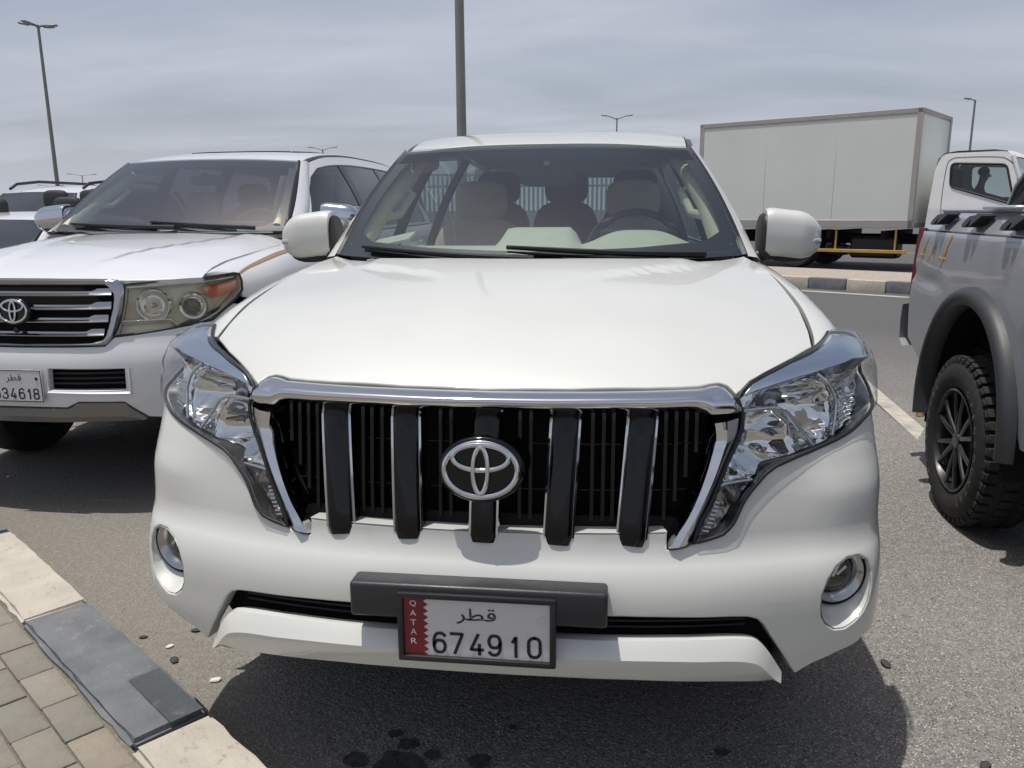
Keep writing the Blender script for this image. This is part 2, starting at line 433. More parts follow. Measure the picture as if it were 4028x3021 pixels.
# ------------------------------------------------------------------ shared vehicle parts
def wheel(parent, c, r, w, side, rimmat='alloy', spokes=6, double=True, rim_r=None, lugs=False, name='wheel'):
    """c = hub centre on the outer face side; side=+1 outer face towards +x"""
    rr = rim_r or r*.62
    root = group_node(name, parent); root.location = c
    s = side
    prof = [(rr*.98, s*-w*.06), (rr*1.04, s*.0), (rr+(r-rr)*.35, s*.014), (rr+(r-rr)*.7, s*.010), (r*.955, s*-.012), (r*.988, s*-.035), (r, s*-.06),
            (r, s*-(w-.06)), (r*.988, s*-(w-.035)), (r*.955, s*-(w-.012)), (rr, s*-w)]
    mb = MB(); mb.lathe(prof, 64)
    if lugs:
        for k in range(44):
            a = 2*math.pi*k/44
            for (xo, ww, da) in ((-.028, .045, 0), (-.105, .055, .5), (-.175, .045, .25)):
                aa = a+da*2*math.pi/44
                rot = Matrix.Rotation(-aa, 3, 'X')
                mb.box((s*xo*w/.24, math.sin(aa)*(r+.001), math.cos(aa)*(r+.001)), (ww, r*2*math.pi/44*.72, .018), .003, rot)
            rot = Matrix.Rotation(-a, 3, 'X')
            mb.box((s*-.008, math.sin(a)*r*.963, math.cos(a)*r*.963), (.012, r*2*math.pi/44*.62, .026), .003, rot)
    obj('tyre', mb, 'rubber', root, 40)
    mb = MB(); mb.lathe([(rr*1.0, s*.002), (rr*.965, s*.006), (rr*.93, s*-.012), (rr*.90, s*-w*.55), (rr*.90, s*-w)], 48)
    mb.lathe([(rr*.16, s*-.03), (rr*.15, s*-.012), (.001, s*-.010)], 24)
    for k in range(spokes):
        for d in ((-(.13 if double is True else double), (.13 if double is True else double)) if double else (0,)):
            a = 2*math.pi*k/spokes
            a1, a2 = a+d*.35, a+d*1.15
            p0 = Vector((s*-.026, math.sin(a1)*rr*.13, math.cos(a1)*rr*.13)); p1 = Vector((s*-.012, math.sin(a2)*rr*.95, math.cos(a2)*rr*.95))
            mb.tube([p0, p0.lerp(p1, .5)+Vector((s*.006, 0, 0)), p1], [rr*.065, rr*.048, rr*.055], 8, flat=.75, up=(1, 0, 0))
    obj('rim', mb, rimmat, root, 40)
    mb = MB(); mb.lathe([(rr*.88, s*-w*.6), (.002, s*-w*.6)], 32); mb.lathe([(rr*.6, s*-w*.35), (rr*.6, s*-w*.42), (.01, s*-w*.42)], 32)
    obj('brake_disc', mb, 'dark', root, 40)
    return root
def emblem(parent, c, w, m='chrome', disc=None, name='emblem', tilt=0.0):
    """three interlaced ellipses, facing -y, width w"""
    root = group_node(name, parent); root.location = c; root.rotation_euler = (tilt, 0, 0)
    k = w/.176; mb = MB()
    def e(cx, cz, a, b, t, y):
        n = 48; P = []
        for i in range(n):
            g = 2*math.pi*i/n; P.append((cx+a*math.cos(g), y, cz+b*math.sin(g)))
        mb.tube([Vector(p)*k for p in P], t*k, 8, closed=True, flat=.75, up=(0, 1, 0))
    e(0, 0, .0815, .0605, .0068, 0); e(0, .0275, .0625, .0285, .0062, -.002); e(0, -.001, .0165, .0515, .0060, -.003)
    obj('badge', mb, m, root, 60)
    if disc:
        P = []
        for (f, y) in ((1.14, .012), (1.12, .004), (1.02, -.001), (.9, -.001), (0.02, -.001)):
            P.append([(f*.086*k*math.cos(2*math.pi*i/40), y*k*1.0+.004, f*.066*k*math.sin(2*math.pi*i/40)) for i in range(40)])
        mb = MB(); mb.grid(P, closed=True); obj('badge_base', mb, disc, root, 50)
    return root
def seat(parent, c, m='seat', hm=None, w=.5):
    x, y, z = c
    root = group_node('seat', parent)
    mb = MB(); mb.ell((x, y, z), (w/2, .27, .09), e=.55); obj('cushion', mb, m, root)
    mb = MB(); mb.ell((x, y+.30, z+.36), (w/2, .085, .36), e=.55, rot=Matrix.Rotation(R(-14), 3, 'X')); obj('backrest', mb, m, root)
    mb = MB(); mb.ell((x, y+.42, z+.80), (.135, .055, .10), e=.6)
    mb.tube([(x-.05, y+.40, z+.62), (x-.05, y+.42, z+.78)], .007); mb.tube([(x+.05, y+.40, z+.62), (x+.05, y+.42, z+.78)], .007)
    obj('headrest', mb, hm or m, root)
    return root
def steering(parent, c, r=.19, tilt=62, m='dark'):
    root = group_node('steering_wheel', parent); root.location = c; root.rotation_euler = (R(tilt), 0, 0)
    mb = MB(); mb.tube([(r*math.cos(a), r*math.sin(a), 0) for a in np.linspace(0, 2*math.pi, 40)[:-1]], .016, 8, closed=True)
    obj('wheel_rim', mb, m, root)
    mb = MB(); mb.ell((0, 0, -.02), (.085, .08, .03), e=.6); mb.box((-.12, 0, -.01), (.14, .04, .015), .005); mb.box((.12, 0, -.01), (.14, .04, .015), .005); mb.box((0, -.11, -.01), (.05, .14, .015), .005)
    obj('hub', mb, m, root)
    return root
def mirror(parent, c, side, capmat, size=(.125, .085, .10), lower='black', lens=True):
    """door mirror, glass facing +y; side=+1 on the +x side"""
    root = group_node('door_mirror', parent); x, y, z = c; s = side
    mb = MB()
    # lofted shell: sections across x from the inner to the outer end
    P = []
    for t in np.linspace(0, 1, 15):
        fx = -1+2*t
        prof = (1-max(0, (t-.55)/.45)**2.6*.52) * (1-max(0, (.12-t)/.12)**2*.10)
        zc = -.012*fx; row = []
        for k in range(28):
            a = 2*math.pi*k/28; ca, sa = math.cos(a), math.sin(a); e = .62
            yy = math.copysign(abs(ca)**e, ca); zz = math.copysign(abs(sa)**e, sa)
            dep = size[1]*(1 if ca < 0 else .55)*(1-max(0, (t-.6)/.4)**2*.45)
            row.append((x+s*size[0]*fx, y+dep*yy, z+zc+size[2]*prof*zz*(1.0 if zz > 0 else .94)))
        P.append(row)
    mb.grid(P, closed=True); k = len(P[0]); mb.f.append(tuple(range(k))[::-1]); mb.f.append(tuple(14*k+i for i in range(k)))
    obj('mirror_cap', mb, capmat, root, 50)
    mb = MB(); mb.ell((x-s*.0, y+.012, z-.015), (size[0]*.96, size[1]*.86, size[2]*.99), e=.72, rot=Matrix.Rotation(R(s*2), 3, 'Y'))
    mb.ell((x-s*size[0]*.93, y+.01, z-.004), (.03, size[1]*.96, size[2]*.93), e=.7)
    mb.tube([(x-s*size[0]*.6, y+.01, z-size[2]*.7), (x-s*(size[0]+.10), y+.03, z-size[2]*1.05)], [.05, .04], 12, flat=.6)
    obj('mirror_base', mb, lower, root, 50)
    if lens:
        mb = MB(); mb.ell((x+s*size[0]*.72, y-size[1]*.44, z-size[2]*.22), (size[0]*.27, size[1]*.40, size[2]*.15), e=.7, rot=Matrix.Rotation(R(s*24), 3, 'Z'))
        obj('indicator', mb, 'glass_silver', root, 50)
    mb = MB(); mb.box((x, y+size[1]*.56, z), (size[0]*1.7, .004, size[2]*1.55), .002); obj('mirror_glass', mb, 'chrome', root)
    return root
M['glass_silver'] = mat('indicator_lens', (.55, .56, .57), .1, metal=.6, coat=1)
M['mirror_chrome'] = mat('mirror_chrome', (.60, .63, .68), .12, metal=1)
# ------------------------------------------------------------------ generic passenger-car body (all fronts face -y, origin at front centre on the ground)
def lerp(a, b, t): return a+(b-a)*t
def car_body(T, p, paint, glassm='glass', sideglass='glass_side', trimcol='black', rim='alloy', seatm='seat', dashm='dash', inner=True, frame_paint=None):
    L = p['L']; SX = pch(*zip(*p['SX'])); TY = pch(*zip(*p['TY'])); ZB = pch(*zip(*p['ZB'])); GB = pch(*zip(*p['GB']))
    RZ = pch(*zip(*p['RZ'])); RW = pch(*zip(*p['RW'])); RD = p.get('RD', .03)
    SEX = pch(*zip(*[(a, b) for a, b, c in p['seam']])); SEZ = pch(*zip(*[(a, c) for a, b, c in p['seam']]))
    side = lambda y, z: np.stack([SX(z)*TY(y), y, z+0*y], -1)
    SH = p.get('SH', .95); SP = .35
    def fender(y, s):
        t = np.clip((s-SH)/SP, 0, 1.05); zl = np.minimum(s, SH)
        x0 = SX(zl)*TY(y); xs = SEX(y); zs = SEZ(y)
        bx = (1-t)**2*x0+2*t*(1-t)*(x0*.985)+t*t*xs
        bz = (1-t)**2*zl+2*t*(1-t)*(zs*.93+.07*SH+.0)+t*t*zs
        return np.stack([np.where(s > SH, bx, x0), y, np.where(s > SH, bz, s)], -1)
    def roof(x, y):
        return np.stack([x, y, RZ(y)-RD*np.abs(x/RW(y))**3.2], -1)
    def G(y, t):
        zt = RZ(y)-RD-.012; xt = RW(y)+.028
        return np.stack([lerp(GB(y), xt, t)+.022*np.sin(np.pi*np.clip(t, 0, 1)), y, lerp(ZB(y), zt, t)], -1)
    wb, wt, wbc, wtc = p['wb'], p['wt'], p['wbc'], p['wtc']
    def ws(x, t):
        w = lerp(wb[0], wt[0], t)+.012*np.sin(np.pi*np.clip(t, 0, 1)); k = np.abs(x/w)**2.2; b = np.sin(np.pi*np.clip(t, 0, 1))
        return np.stack([x, lerp(wbc[0], wtc[0], t)*(1-k)+lerp(wb[1], wt[1], t)*k-.018*b, lerp(wbc[1], wtc[1], t)*(1-k)+lerp(wb[2], wt[2], t)*k+.012*b], -1)
    WSW = lambda t: lerp(wb[0], wt[0], t)+.012*math.sin(math.pi*t)
    arch = lambda yc, zc, r, a0, a1, n=18: [(yc+r*math.cos(a), zc+r*math.sin(a)) for a in np.linspace(R(a0), R(a1), n)]
    ya, yr, wr, ar = p['ya'], p['yr'], p['wr'], p['ar']; zs_ = p.get('sill', .40)
    y0, y1, y2 = p['doors']
    for mir in (False, True):
        fp = [(y0, SH+SP)] + p['fender_front'] + arch(ya, wr, ar, p.get('arch_a0', 150), 12) + [(ya+ar*.99, zs_), (y0, zs_)]
        panel('fender', fp, fender, paint, T, .05, mirror=mir)
        dtop = lambda a, b: [(y, ZB(y)-.004) for y in np.linspace(a, b, 8)]
        # doors: skin on the side surface below the belt
        d1 = dtop(y0, y1)+[(y1, zs_), (y0, zs_)]
        dsurf = lambda y, z: np.stack([SX(z)*TY(y)-np.clip((z-(ZB(y)-.12))/.12, 0, 1)**2*(SX(z)*TY(y)-GB(y)), y, z+0*y], -1)
        f = panel('door', d1, dsurf, paint, T, .07, mirror=mir)
        d2 = dtop(y1, y2)+[(y2, zs_+.25), (yr-ar*.98, zs_+.18), (yr-ar*.99, zs_), (y1, zs_)]
        f2 = panel('door', d2, dsurf, paint, T, .07, mirror=mir)
        q = dtop(y2, L-.06)+[(L-.06, zs_+.02), (yr+ar*.98, zs_+.02)]+arch(yr, wr, ar, 12, 150)+[(y2, zs_+.35)]
        panel('quarter_panel', q, dsurf, paint, T, .07, mirror=mir)
        sg = -1 if mir else 1
        for par, yy in ((f, y1-.18), (f2, y2-.18)):
            mb = MB(); xx = float(SX(.98)*TY(yy))
            mb.tube([(sg*xx, yy-.10, .98), (sg*(xx+.035), yy-.06, .985), (sg*(xx+.035), yy+.06, .985), (sg*xx, yy+.10, .98)], .012, 8)
            obj('handle', mb, paint, par)
        # greenhouse
        outer = p['gh_outer']; dlo = p['gh_dlo']
        panel('window_frame', outer, G, frame_paint or paint, T, .06, holes=[dlo], mirror=mir, edge_step=.03)
        for k, (a, b) in enumerate(p['windows']):
            cl_ = [q_ for q_ in clip_y(dlo, a, b)]
            panel('side_window', cl_, G, sideglass, T, .08, off=-.012, mirror=mir, thick=.002, gap=-.004, r=.001)
        for (a, b, s0, s1) in p['posts']:
            panel('pillar', [(a, -.0), (b, 0), (b+s1, .97), (a+s0, .97)], G, trimcol, T, .08, off=-.008, mirror=mir, thick=.03)
        # black rubber between windscreen and pillar
        ts = np.linspace(0.0, 1.0, 16); e1 = ws(np.array([WSW(t) for t in ts]), ts)
        fr = smooth_curve(p['pillar_front'], 16); e2 = G(fr[:, 0], fr[:, 1])
        em_ = e1*.68+e2*.32; mb = MB(); mm = e1*.84+e2*.16+np.array([.002, -.010, .008])
        mb.grid([e1*[sg, 1, 1], mm*[sg, 1, 1], em_*[sg, 1, 1]]); obj('windscreen_trim', mb, 'trim', T, 60)
        mb = MB(); rows = [em_-np.array([0, -.012, .012]), em_+np.array([.001, -.004, .003]), e1*.30+e2*.70+np.array([.007, -.009, .008]), e2+np.array([.003, -.001, .001]), e2+np.array([-.002, .01, -.002])]
        mb.grid([r_*[sg, 1, 1] for r_ in rows]); obj('front_pillar', mb, frame_paint or paint, T, 60)
        # strip between roof and side
        ys = np.linspace(wt[1]+.0, L-.35, 24); a = roof(RW(ys), ys); b = G(ys, np.ones_like(ys))
        mb = MB(); m1 = (a+b)/2-np.array([0, 0, .012]); mb.grid([a*[sg, 1, 1], m1*[sg, 1, 1], b*[sg, 1, 1]]); obj('roof_strip', mb, 'drip', T, 70)
    # roof
    half = [(0, wtc[0]+.012)]+[(wt[0]*k, lerp(wtc[0], wt[1], k**2.2)+.012) for k in (.25, .5, .75, .9)]+[(float(RW(wt[1]+.01)), wt[1]+.01)]+[(float(RW(y)), y) for y in np.linspace(wt[1]+.1, L-.33, 12)]+[(0, L-.30)]
    panel('roof', sym(half), roof, paint, T, .07)
    # windscreen
    half = [(0, 0)]+[(WSW(0)*k, 0) for k in (.3, .6, .85, 1)]+[(WSW(t), t) for t in np.linspace(.1, .9, 9)]+[(WSW(1)*k, 1) for k in (1, .85, .6, .3)]+[(0, 1)]
    W_ = panel('windscreen', sym(half), ws, glassm, T, .08, thick=.002, gap=-.002, r=.001)
    b0, b1, bs = p.get('frit', (.16, .95, .055))
    ih = [(0, b0-.05)]+[(WSW(b0)*.5, b0-.03), ((WSW(b0)-bs)*.9, b0), (WSW(b0+.06)-bs, b0+.07)]+[(WSW(t)-bs*.9, t) for t in np.linspace(b0+.15, b1-.1, 6)]+[(WSW(b1)-bs*1.3, b1-.03), ((WSW(b1)-bs)*.85, b1), (0, b1)]
    panel('windscreen_border', sym(half), ws, 'trim', W_, .06, holes=[sym(ih)], off=-.006, thick=.001, gap=.0, r=.0005)
    th = [(0, p.get('shade', .84))]+[((WSW(.84)-.01), p.get('shade', .84))]+[(WSW(t)-.01, t) for t in (.9, .97)]+[(0, .97)]
    panel('shade_band', sym(th), ws, 'glass_band', W_, .08, off=-.004, thick=.0005, gap=0, r=.0002)
    # cowl and wipers
    mb = MB(); hb = np.array(p['hood_back']); hb = smooth_curve(hb, 24); full = np.concatenate([(hb*[-1, 1])[::-1], hb[1:]]) if hb[0][0] == 0 else hb
    k = len(full); zc = p['cowl_z']
    a = np.stack([full[:, 0], full[:, 1]-.06, np.full(k, zc-.035)], -1); xs = full[:, 0]
    sc = np.clip(np.abs(xs)/wb[0], 0, 1)**2.2; b = np.stack([xs*wb[0]/max(abs(xs)), lerp(wbc[0], wb[1], sc)+.02, np.full(k, zc-.008)], -1)
    mb.grid([a, (a*.4+b*.6)+[0, 0, .004], b]); obj('cowl', mb, 'black', T, 60)
    for (xa, xb_, ta, tb) in p['wipers']:
        root = group_node('wiper', T)
        pts = [ws(np.array(lerp(xa, xb_, q)), np.array(lerp(ta, tb, q)))+np.array([0, -.018-.02*math.sin(math.pi*min(1, q*1.3)), .012]) for q in np.linspace(0, 1, 9)]
        mb = MB(); mb.tube(pts, [.017, .016, .014, .012, .011, .010, .009, .008, .007], 6, flat=.8); obj('wiper_arm', mb, 'black', root)
        pts = [ws(np.array(lerp(xb_-.02, xa+(xb_-xa)*.18, q)), np.array(lerp(tb+.010, ta+.012, q)))+np.array([0, -.008, .006]) for q in np.linspace(0, 1, 9)]
        mb = MB(); mb.tube(pts, .0075, 6); obj('wiper_blade', mb, 'black', root)
    # rear end
    zr = float(RZ(L-.3))-RD
    rear = lambda x, z: np.stack([x, L-.02-.10*np.abs(x)**2.5-np.clip((z-1.05)/.7, 0, 1)*.30, z+0*x], -1)
    rsurf = lambda x, z: rear(-x, z)
    zb_ = float(ZB(L-.3))
    gw = p.get('rw', .66)
    ro = [(-.90, .45), (.90, .45), (.90, 1.0), (gw+.10, zr+.01), (-gw-.10, zr+.01), (-.90, 1.0)]
    rh = [(-gw, zb_+.05), (gw, zb_+.05), (gw-.08, zr-.08), (-gw+.08, zr-.08)]
    tg = panel('tailgate', ro, lambda x, z: rear(x, z)*[-1, 1, 1], paint, T, .1, holes=[rh])
    panel('rear_window', rh, lambda x, z: rear(x, z)*[-1, 1, 1], sideglass if p.get('rear_dark') else 'glass_side', T, .1, off=-.01, thick=.002)
    for s in (-1, 1):
        mb = MB(); mb.box((s*.84, L-.10, 1.0), (.14, .12, .42), .02); obj('tail_lamp', mb, 'red', T)
    # wheels, floor, liners
    for y in (ya, yr):
        for s in (-1, 1): wheel(T, (s*p['track'], y, wr), wr, .24, s, rim)
    mb = MB(); mb.box((0, lerp(ya, yr, .5), .40), (1.25, yr-ya+.4, .14), .03); mb.box((0, ya, .52), (1.05, .5, .35), .03)
    obj('underbody', mb, 'void', T)
    for s in (-1, 1):
        for y in (ya, yr):
            mb = MB(); P = []
            for xx in (s*.50, s*(p['track']+.06)):
                P.append([(xx, y+(ar+.0)*math.cos(a), wr+(ar+.0)*math.sin(a)) for a in np.linspace(R(-10), R(190), 20)])
            mb.grid(P); mb.add([q for q in P[0]]+[(s*.50, y, wr)], [tuple(range(21))]); obj('arch_liner', mb, 'void', T)
    if inner:
        mb = MB(); mb.box((0, (wb[1]+L)/2+.1, .55), (1.62, L-wb[1]-.25, .06)); mb.box((0, wb[1]-.02, .80), (1.55, .05, .62)); obj('cabin_floor', mb, 'dark', T)
        hl = [(0, wtc[0]+.03), (wt[0]-.03, wt[1]+.04), (float(RW(2.3))-.01, wt[1]+.4), (float(RW(3))-.01, L-.55), (0, L-.5)]
        panel('headliner', sym(hl), lambda x, y: roof(x, y)*[1, 1, 1]-np.array([0, 0, .035]), 'headliner', T, .15, thick=.004)
        # door cards and pillar trim
        for s in (-1, 1):
            yy = np.linspace(wb[1]+.05, L-.5, 14)
            mb = MB(); P = [[(s*(float(GB(y))-.05), y, float(ZB(y))-.01) for y in yy], [(s*(float(GB(y))-.10), y, float(ZB(y))-.03) for y in yy], [(s*(float(GB(y))-.08), y, .6) for y in yy]]
            mb.grid(P); obj('door_card', mb, 'beige' if seatm == 'seat' else 'dark', T, 50)
            a = np.array([s*(wb[0]-.055), wb[1]+.05, wb[2]+.0]); b = np.array([s*(wt[0]-.02), wt[1]+.10, wt[2]-.055])
            mb = MB(); mid = (a+b)/2+np.array([s*.012, -.006, .012]); mb.tube([a, mid, b, b+np.array([0, .35, .03])], [.052, .044, .038, .034], 12, flat=.75, up=(s, 0, 0))
            obj('pillar_trim', mb, 'beige', T, 60)
            h0 = a*.62+b*.38; h1 = a*.28+b*.72; off_ = np.array([-s*.045, .07, .0])
            mb = MB(); mb.tube([h0, h0*.9+h1*.1+off_, h0*.2+h1*.8+off_, h1], .018, 8); obj('grab_handle', mb, 'beige', T, 60)
        dsh = p['dash']
        xs = np.linspace(-wb[0]+.04, wb[0]-.04, 61); rows = []
        bump = lambda x: dsh['c']*sstep(x, -.17, -.11)*(1-sstep(x, .13, .16))+dsh['b']*np.exp(-np.abs((x-.385)/.17)**3.5)
        z0 = dsh['z']; ycx = lambda x: lerp(wbc[0], wb[1], np.abs(x/wb[0])**2.2)
        for q, dz, hb_ in ((.06, 0, 0), (.3, .004, .0), (.5, .008, .25), (.62, .010, .8), (.72, .012, 1), (.9, .012, 1), (1.0, .002, .85), (1.04, -.02, .5), (1.06, -.12, .0), (1.0, -.4, 0)):
            y = ycx(xs)*(1-q)+(wb[1]+.30)*q
            rows.append(np.stack([xs, y, z0+dz+bump(xs)*hb_], -1))
        mb = MB(); mb.grid(rows); obj('dashboard', mb, dashm, T, 60)
        mb = MB(); mb.box((.385, wb[1]+.27, z0+.045), (.30, .03, .06), .01); mb.box((0.0, wb[1]+.29, z0-.14), (.26, .05, .34), .02)
        obj('instrument_panel', mb, 'dark', T)
        steering(T, (.385, wb[1]+.42, z0-.03), tilt=64)
        ys = wb[1]+.78
        for x in (-.385, .385): seat(T, (x, ys, .67), seatm, seatm)
        for x in (-.42, 0, .42): seat(T, (x, ys+.92, .76), 'seat_dark' if seatm == 'seat' else seatm, 'seat_dark' if seatm == 'seat' else seatm, .42)
        mr = group_node('rear_view_mirror', T)
        q = ws(np.array(.018), np.array(.80)); mb = MB(); mb.ell((q[0], q[1]+.09, q[2]-.055), (.118, .02, .035), e=.55); mb.tube([(q[0], q[1]+.02, q[2]), (q[0], q[1]+.09, q[2]-.05)], .014)
        obj('mirror_housing', mb, 'dark', mr)
    return dict(side=side, fender=fender, roof=roof, G=G, ws=ws)
M['seat_dark'] = mat('dark_seat', (.035, .037, .04), .8)
M['glass_band'] = glass('tinted_top_band', (.12, .17, .25), .0)
def clip_y(poly, a, b):
    """clip polygon to a<=y<=b (first coordinate)"""
    def half(pl, c, keep_ge):
        out = []
        for i in range(len(pl)):
            p, q = pl[i], pl[(i+1) % len(pl)]
            ip = (p[0] >= c) == keep_ge or p[0] == c; iq = (q[0] >= c) == keep_ge or q[0] == c
            if ip: out.append(p)
            if ip != iq:
                t = (c-p[0])/(q[0]-p[0]); out.append((c, p[1]+(q[1]-p[1])*t))
        return out
    return half(half(list(poly), a, True), b, False)
def mk_front(LOW, HIGH, CZp, BWp, BOp, WZp, crease=None):
    lo = np.array(LOW); hi = np.array(HIGH); ua = np.concatenate([[0], np.cumsum(np.hypot(*np.diff(lo, axis=0).T))])
    LX, LY, HX, HY = pch(ua, lo[:, 0]), pch(ua, lo[:, 1]), pch(ua, hi[:, 0]), pch(ua, hi[:, 1])
    CZ, BW, BO, WZ = pch(*CZp), pch(*BWp), pch(*BOp), pch(*WZp)
    def f(u, z):
        sg = np.where(u < 0, -1.0, 1.0); u = np.abs(u)
        k = sstep(u, .6, .85); w = BW(z)*(1-k)+BO(z)*k
        x = (LX(u)*(1-w)+HX(u)*w)*WZ(z); y = LY(u)*(1-w)+HY(u)*w+CZ(z)
        if crease is not None: d = crease(u, z); y = y+d; x = x-d*.6*sstep(u, .75, .95)
        return np.stack([x*sg, y, z+0*u], -1)
    return f
def chrome_frame_tube(name, pts, r, m, parent, closed=False): 
    mb = MB(); mb.tube(pts, r, 8, closed=closed); return obj(name, mb, m, parent, 60)
M['lamp_back'] = mat('lamp_housing', (.12, .125, .13), .25, metal=.8)
M['lamp_wall'] = mat('lamp_wall', (.25, .26, .27), .25, metal=.9)
M['lamp_dark'] = mat('lamp_smoked', (.30, .30, .30), .15, metal=.9)
M['fog_back'] = mat('fog_reflector', (.35, .34, .31), .25, metal=.9)
M['skid'] = mat('grey_skid_plate', (.20, .19, .18), .4, metal=.4)
M['lamp_beige'] = mat('aged_lamp_inside', (.72, .70, .62), .3, metal=.2, var=.1, vscale=20)
M['projector'] = mat('projector_glass', (.03, .035, .03), .05, coat=1)
M['dash_grey'] = mat('grey_dashboard', (.30, .32, .31), .7, var=.05, vscale=20)
M['glass_dim'] = glass('dark_windscreen', (.08, .10, .115), .17)
M['flare'] = mat('flare_shaded_grey', (.033, .036, .040), .5, var=.1, vscale=10)  # the body's grey paint with its shade put into the colour
M['bar_black'] = mat('sport_bar_black', (.02, .019, .018), .25, coat=.6)
M['gold_paint'] = mat('decal_yellow', (.70, .45, .06), .45)
M['glass_truck'] = glass('truck_glass', (.62, .68, .66), .06)
M['stone_dark'] = mat('dark_stone', (.05, .045, .04), .8)
M['stone_pale'] = mat('pale_stone', (.33, .28, .22), .9)
M['stone_white'] = mat('white_stone', (.65, .63, .58), .8)
# ------------------------------------------------------------------ ground
SN = Vector((.588, .809, 0)); SW = Vector((.809, -.588, 0))      # across / along the far road
gh_ = pch([3.5, 5, 8, 11.5, 14, 20], [0, .015, .085, .165, .2, .2])
def gz(s): return 0.0 if s <= 3.5 else (.2 if s >= 14 else float(gh_(s)))
def gxy(s, w, dz=0.0):
    p = SN*s+SW*w; return (p.x, p.y, gz(s)+dz)
def asphalt():
    m = bpy.data.materials.new('asphalt'); m.use_nodes = True; t = m.node_tree; b = t.nodes['Principled BSDF']
    tx = N(t, 'ShaderNodeTexCoord')
    def noise(sc, det=4, rough=.55):
        n = N(t, 'ShaderNodeTexNoise'); n.inputs['Scale'].default_value = sc; n.inputs['Detail'].default_value = det; n.inputs['Roughness'].default_value = rough
        t.links.new(tx.outputs['Object'], n.inputs['Vector']); return n.outputs['Fac']
    def rng_(src, a, b_, c, d):
        r = N(t, 'ShaderNodeMapRange'); r.inputs['From Min'].default_value = a; r.inputs['From Max'].default_value = b_
        r.inputs['To Min'].default_value = c; r.inputs['To Max'].default_value = d; t.links.new(src, r.inputs['Value']); return r.outputs[0]
    def mix(f, a, b_):
        x = N(t, 'ShaderNodeMix', data_type='RGBA'); t.links.new(f, x.inputs['Factor'])
        for k, v in (('A', a), ('B', b_)):
            if isinstance(v, tuple): x.inputs[k].default_value = (*v, 1)
            else: t.links.new(v, x.inputs[k])
        return x.outputs['Result']
    def math_(op, a, b_):
        x = N(t, 'ShaderNodeMath', operation=op)
        for i, v in enumerate((a, b_)):
            if isinstance(v, (int, float)): x.inputs[i].default_value = v
            else: t.links.new(v, x.inputs[i])
        return x.outputs[0]
    patch = rng_(noise(.7, 5), .35, .68, 0, 1)
    base = mix(patch, (.172, .168, .158), (.228, .219, .20))
    # stone chips of the surface dressing
    vo = N(t, 'ShaderNodeTexVoronoi'); vo.inputs['Scale'].default_value = 95; t.links.new(tx.outputs['Object'], vo.inputs['Vector'])
    sp = N(t, 'ShaderNodeSeparateColor'); t.links.new(vo.outputs['Color'], sp.inputs[0])
    chips = mix(rng_(sp.outputs[0], .2, .95, 0, 1), (.115, .112, .108), (.315, .30, .27))
    base = mix(rng_(noise(3, 3), .3, .7, .18, .40), base, chips)
    vo2 = N(t, 'ShaderNodeTexVoronoi'); vo2.inputs['Scale'].default_value = 310; t.links.new(tx.outputs['Object'], vo2.inputs['Vector'])
    sp2 = N(t, 'ShaderNodeSeparateColor'); t.links.new(vo2.outputs['Color'], sp2.inputs[0])
    base = mix(math_('GREATER_THAN', sp2.outputs[0], .93), base, (.50, .46, .41))
    base = mix(math_('LESS_THAN', sp2.outputs[1], .06), base, (.03, .03, .03))
    # wind-blown sand lying along the near kerb
    sx = N(t, 'ShaderNodeSeparateXYZ'); t.links.new(tx.outputs['Object'], sx.inputs[0])
    d = math_('ADD', math_('MULTIPLY', sx.outputs[0], .606), math_('MULTIPLY', sx.outputs[1], .795))      # distance from the kerb line
    d = math_('ADD', d, math_('MULTIPLY', math_('SUBTRACT', noise(1.6, 5), .5), 1.1))
    sand = math_('MULTIPLY', rng_(d, -.45, 1.15, 1, 0), rng_(sx.outputs[0], -1.1, -.2, 1, 0))
    sandc = mix(rng_(noise(45, 4), .3, .7, 0, 1), (.172, .160, .136), (.228, .212, .182))
    base = mix(math_('MULTIPLY', sand, .88), base, sandc)
    # the driving lane beyond the bays is smoother and darker
    ds = math_('ADD', math_('MULTIPLY', sx.outputs[0], .588), math_('MULTIPLY', sx.outputs[1], .809))
    lane = rng_(math_('ADD', ds, math_('MULTIPLY', noise(.5, 3), 1.5)), 5.0, 9.0, 0, .9)
    base = mix(lane, base, (.092, .093, .094))
    t.links.new(base, b.inputs['Base Color']); b.inputs['Roughness'].default_value = .93; b.inputs['Specular IOR Level'].default_value = .25
    bp = N(t, 'ShaderNodeBump'); bp.inputs['Strength'].default_value = .55; bp.inputs['Distance'].default_value = .006
    t.links.new(math_('ADD', math_('MULTIPLY', vo.outputs['Distance'], 1.2), math_('MULTIPLY', noise(160, 3), .7)), bp.inputs['Height'])
    t.links.new(bp.outputs[0], b.inputs['Normal'])
    return m
M['asphalt'] = asphalt()
ss = [-900, -100, -30, -12, -6, -2, 0, 2, 3.5, 4.2, 5, 6, 7, 8, 9, 10, 11.5, 12.5, 14, 16, 20, 40, 120, 500, 2200]
wl = [-1500, -300, -80, -30, -15, -8, -4, 0, 4, 8, 15, 30, 80, 300, 1500]
mb = MB(); mb.grid([[gxy(s, w) for w in wl] for s in ss]); struct('ground', mb, 'asphalt', 60)
M['line'] = mat('line_paint', (.50, .46, .39), .85, col2=(.30, .28, .25), vscale=9, bump=.3, bscale=120, detail=8)
mb = MB(); mb.add([(2.205, 3.40, .004), (2.335, 3.52, .004), (2.470, 6.9, .075), (2.345, 6.9, .075)], [(0, 1, 2, 3)]); struct('bay_line', mb, 'line')
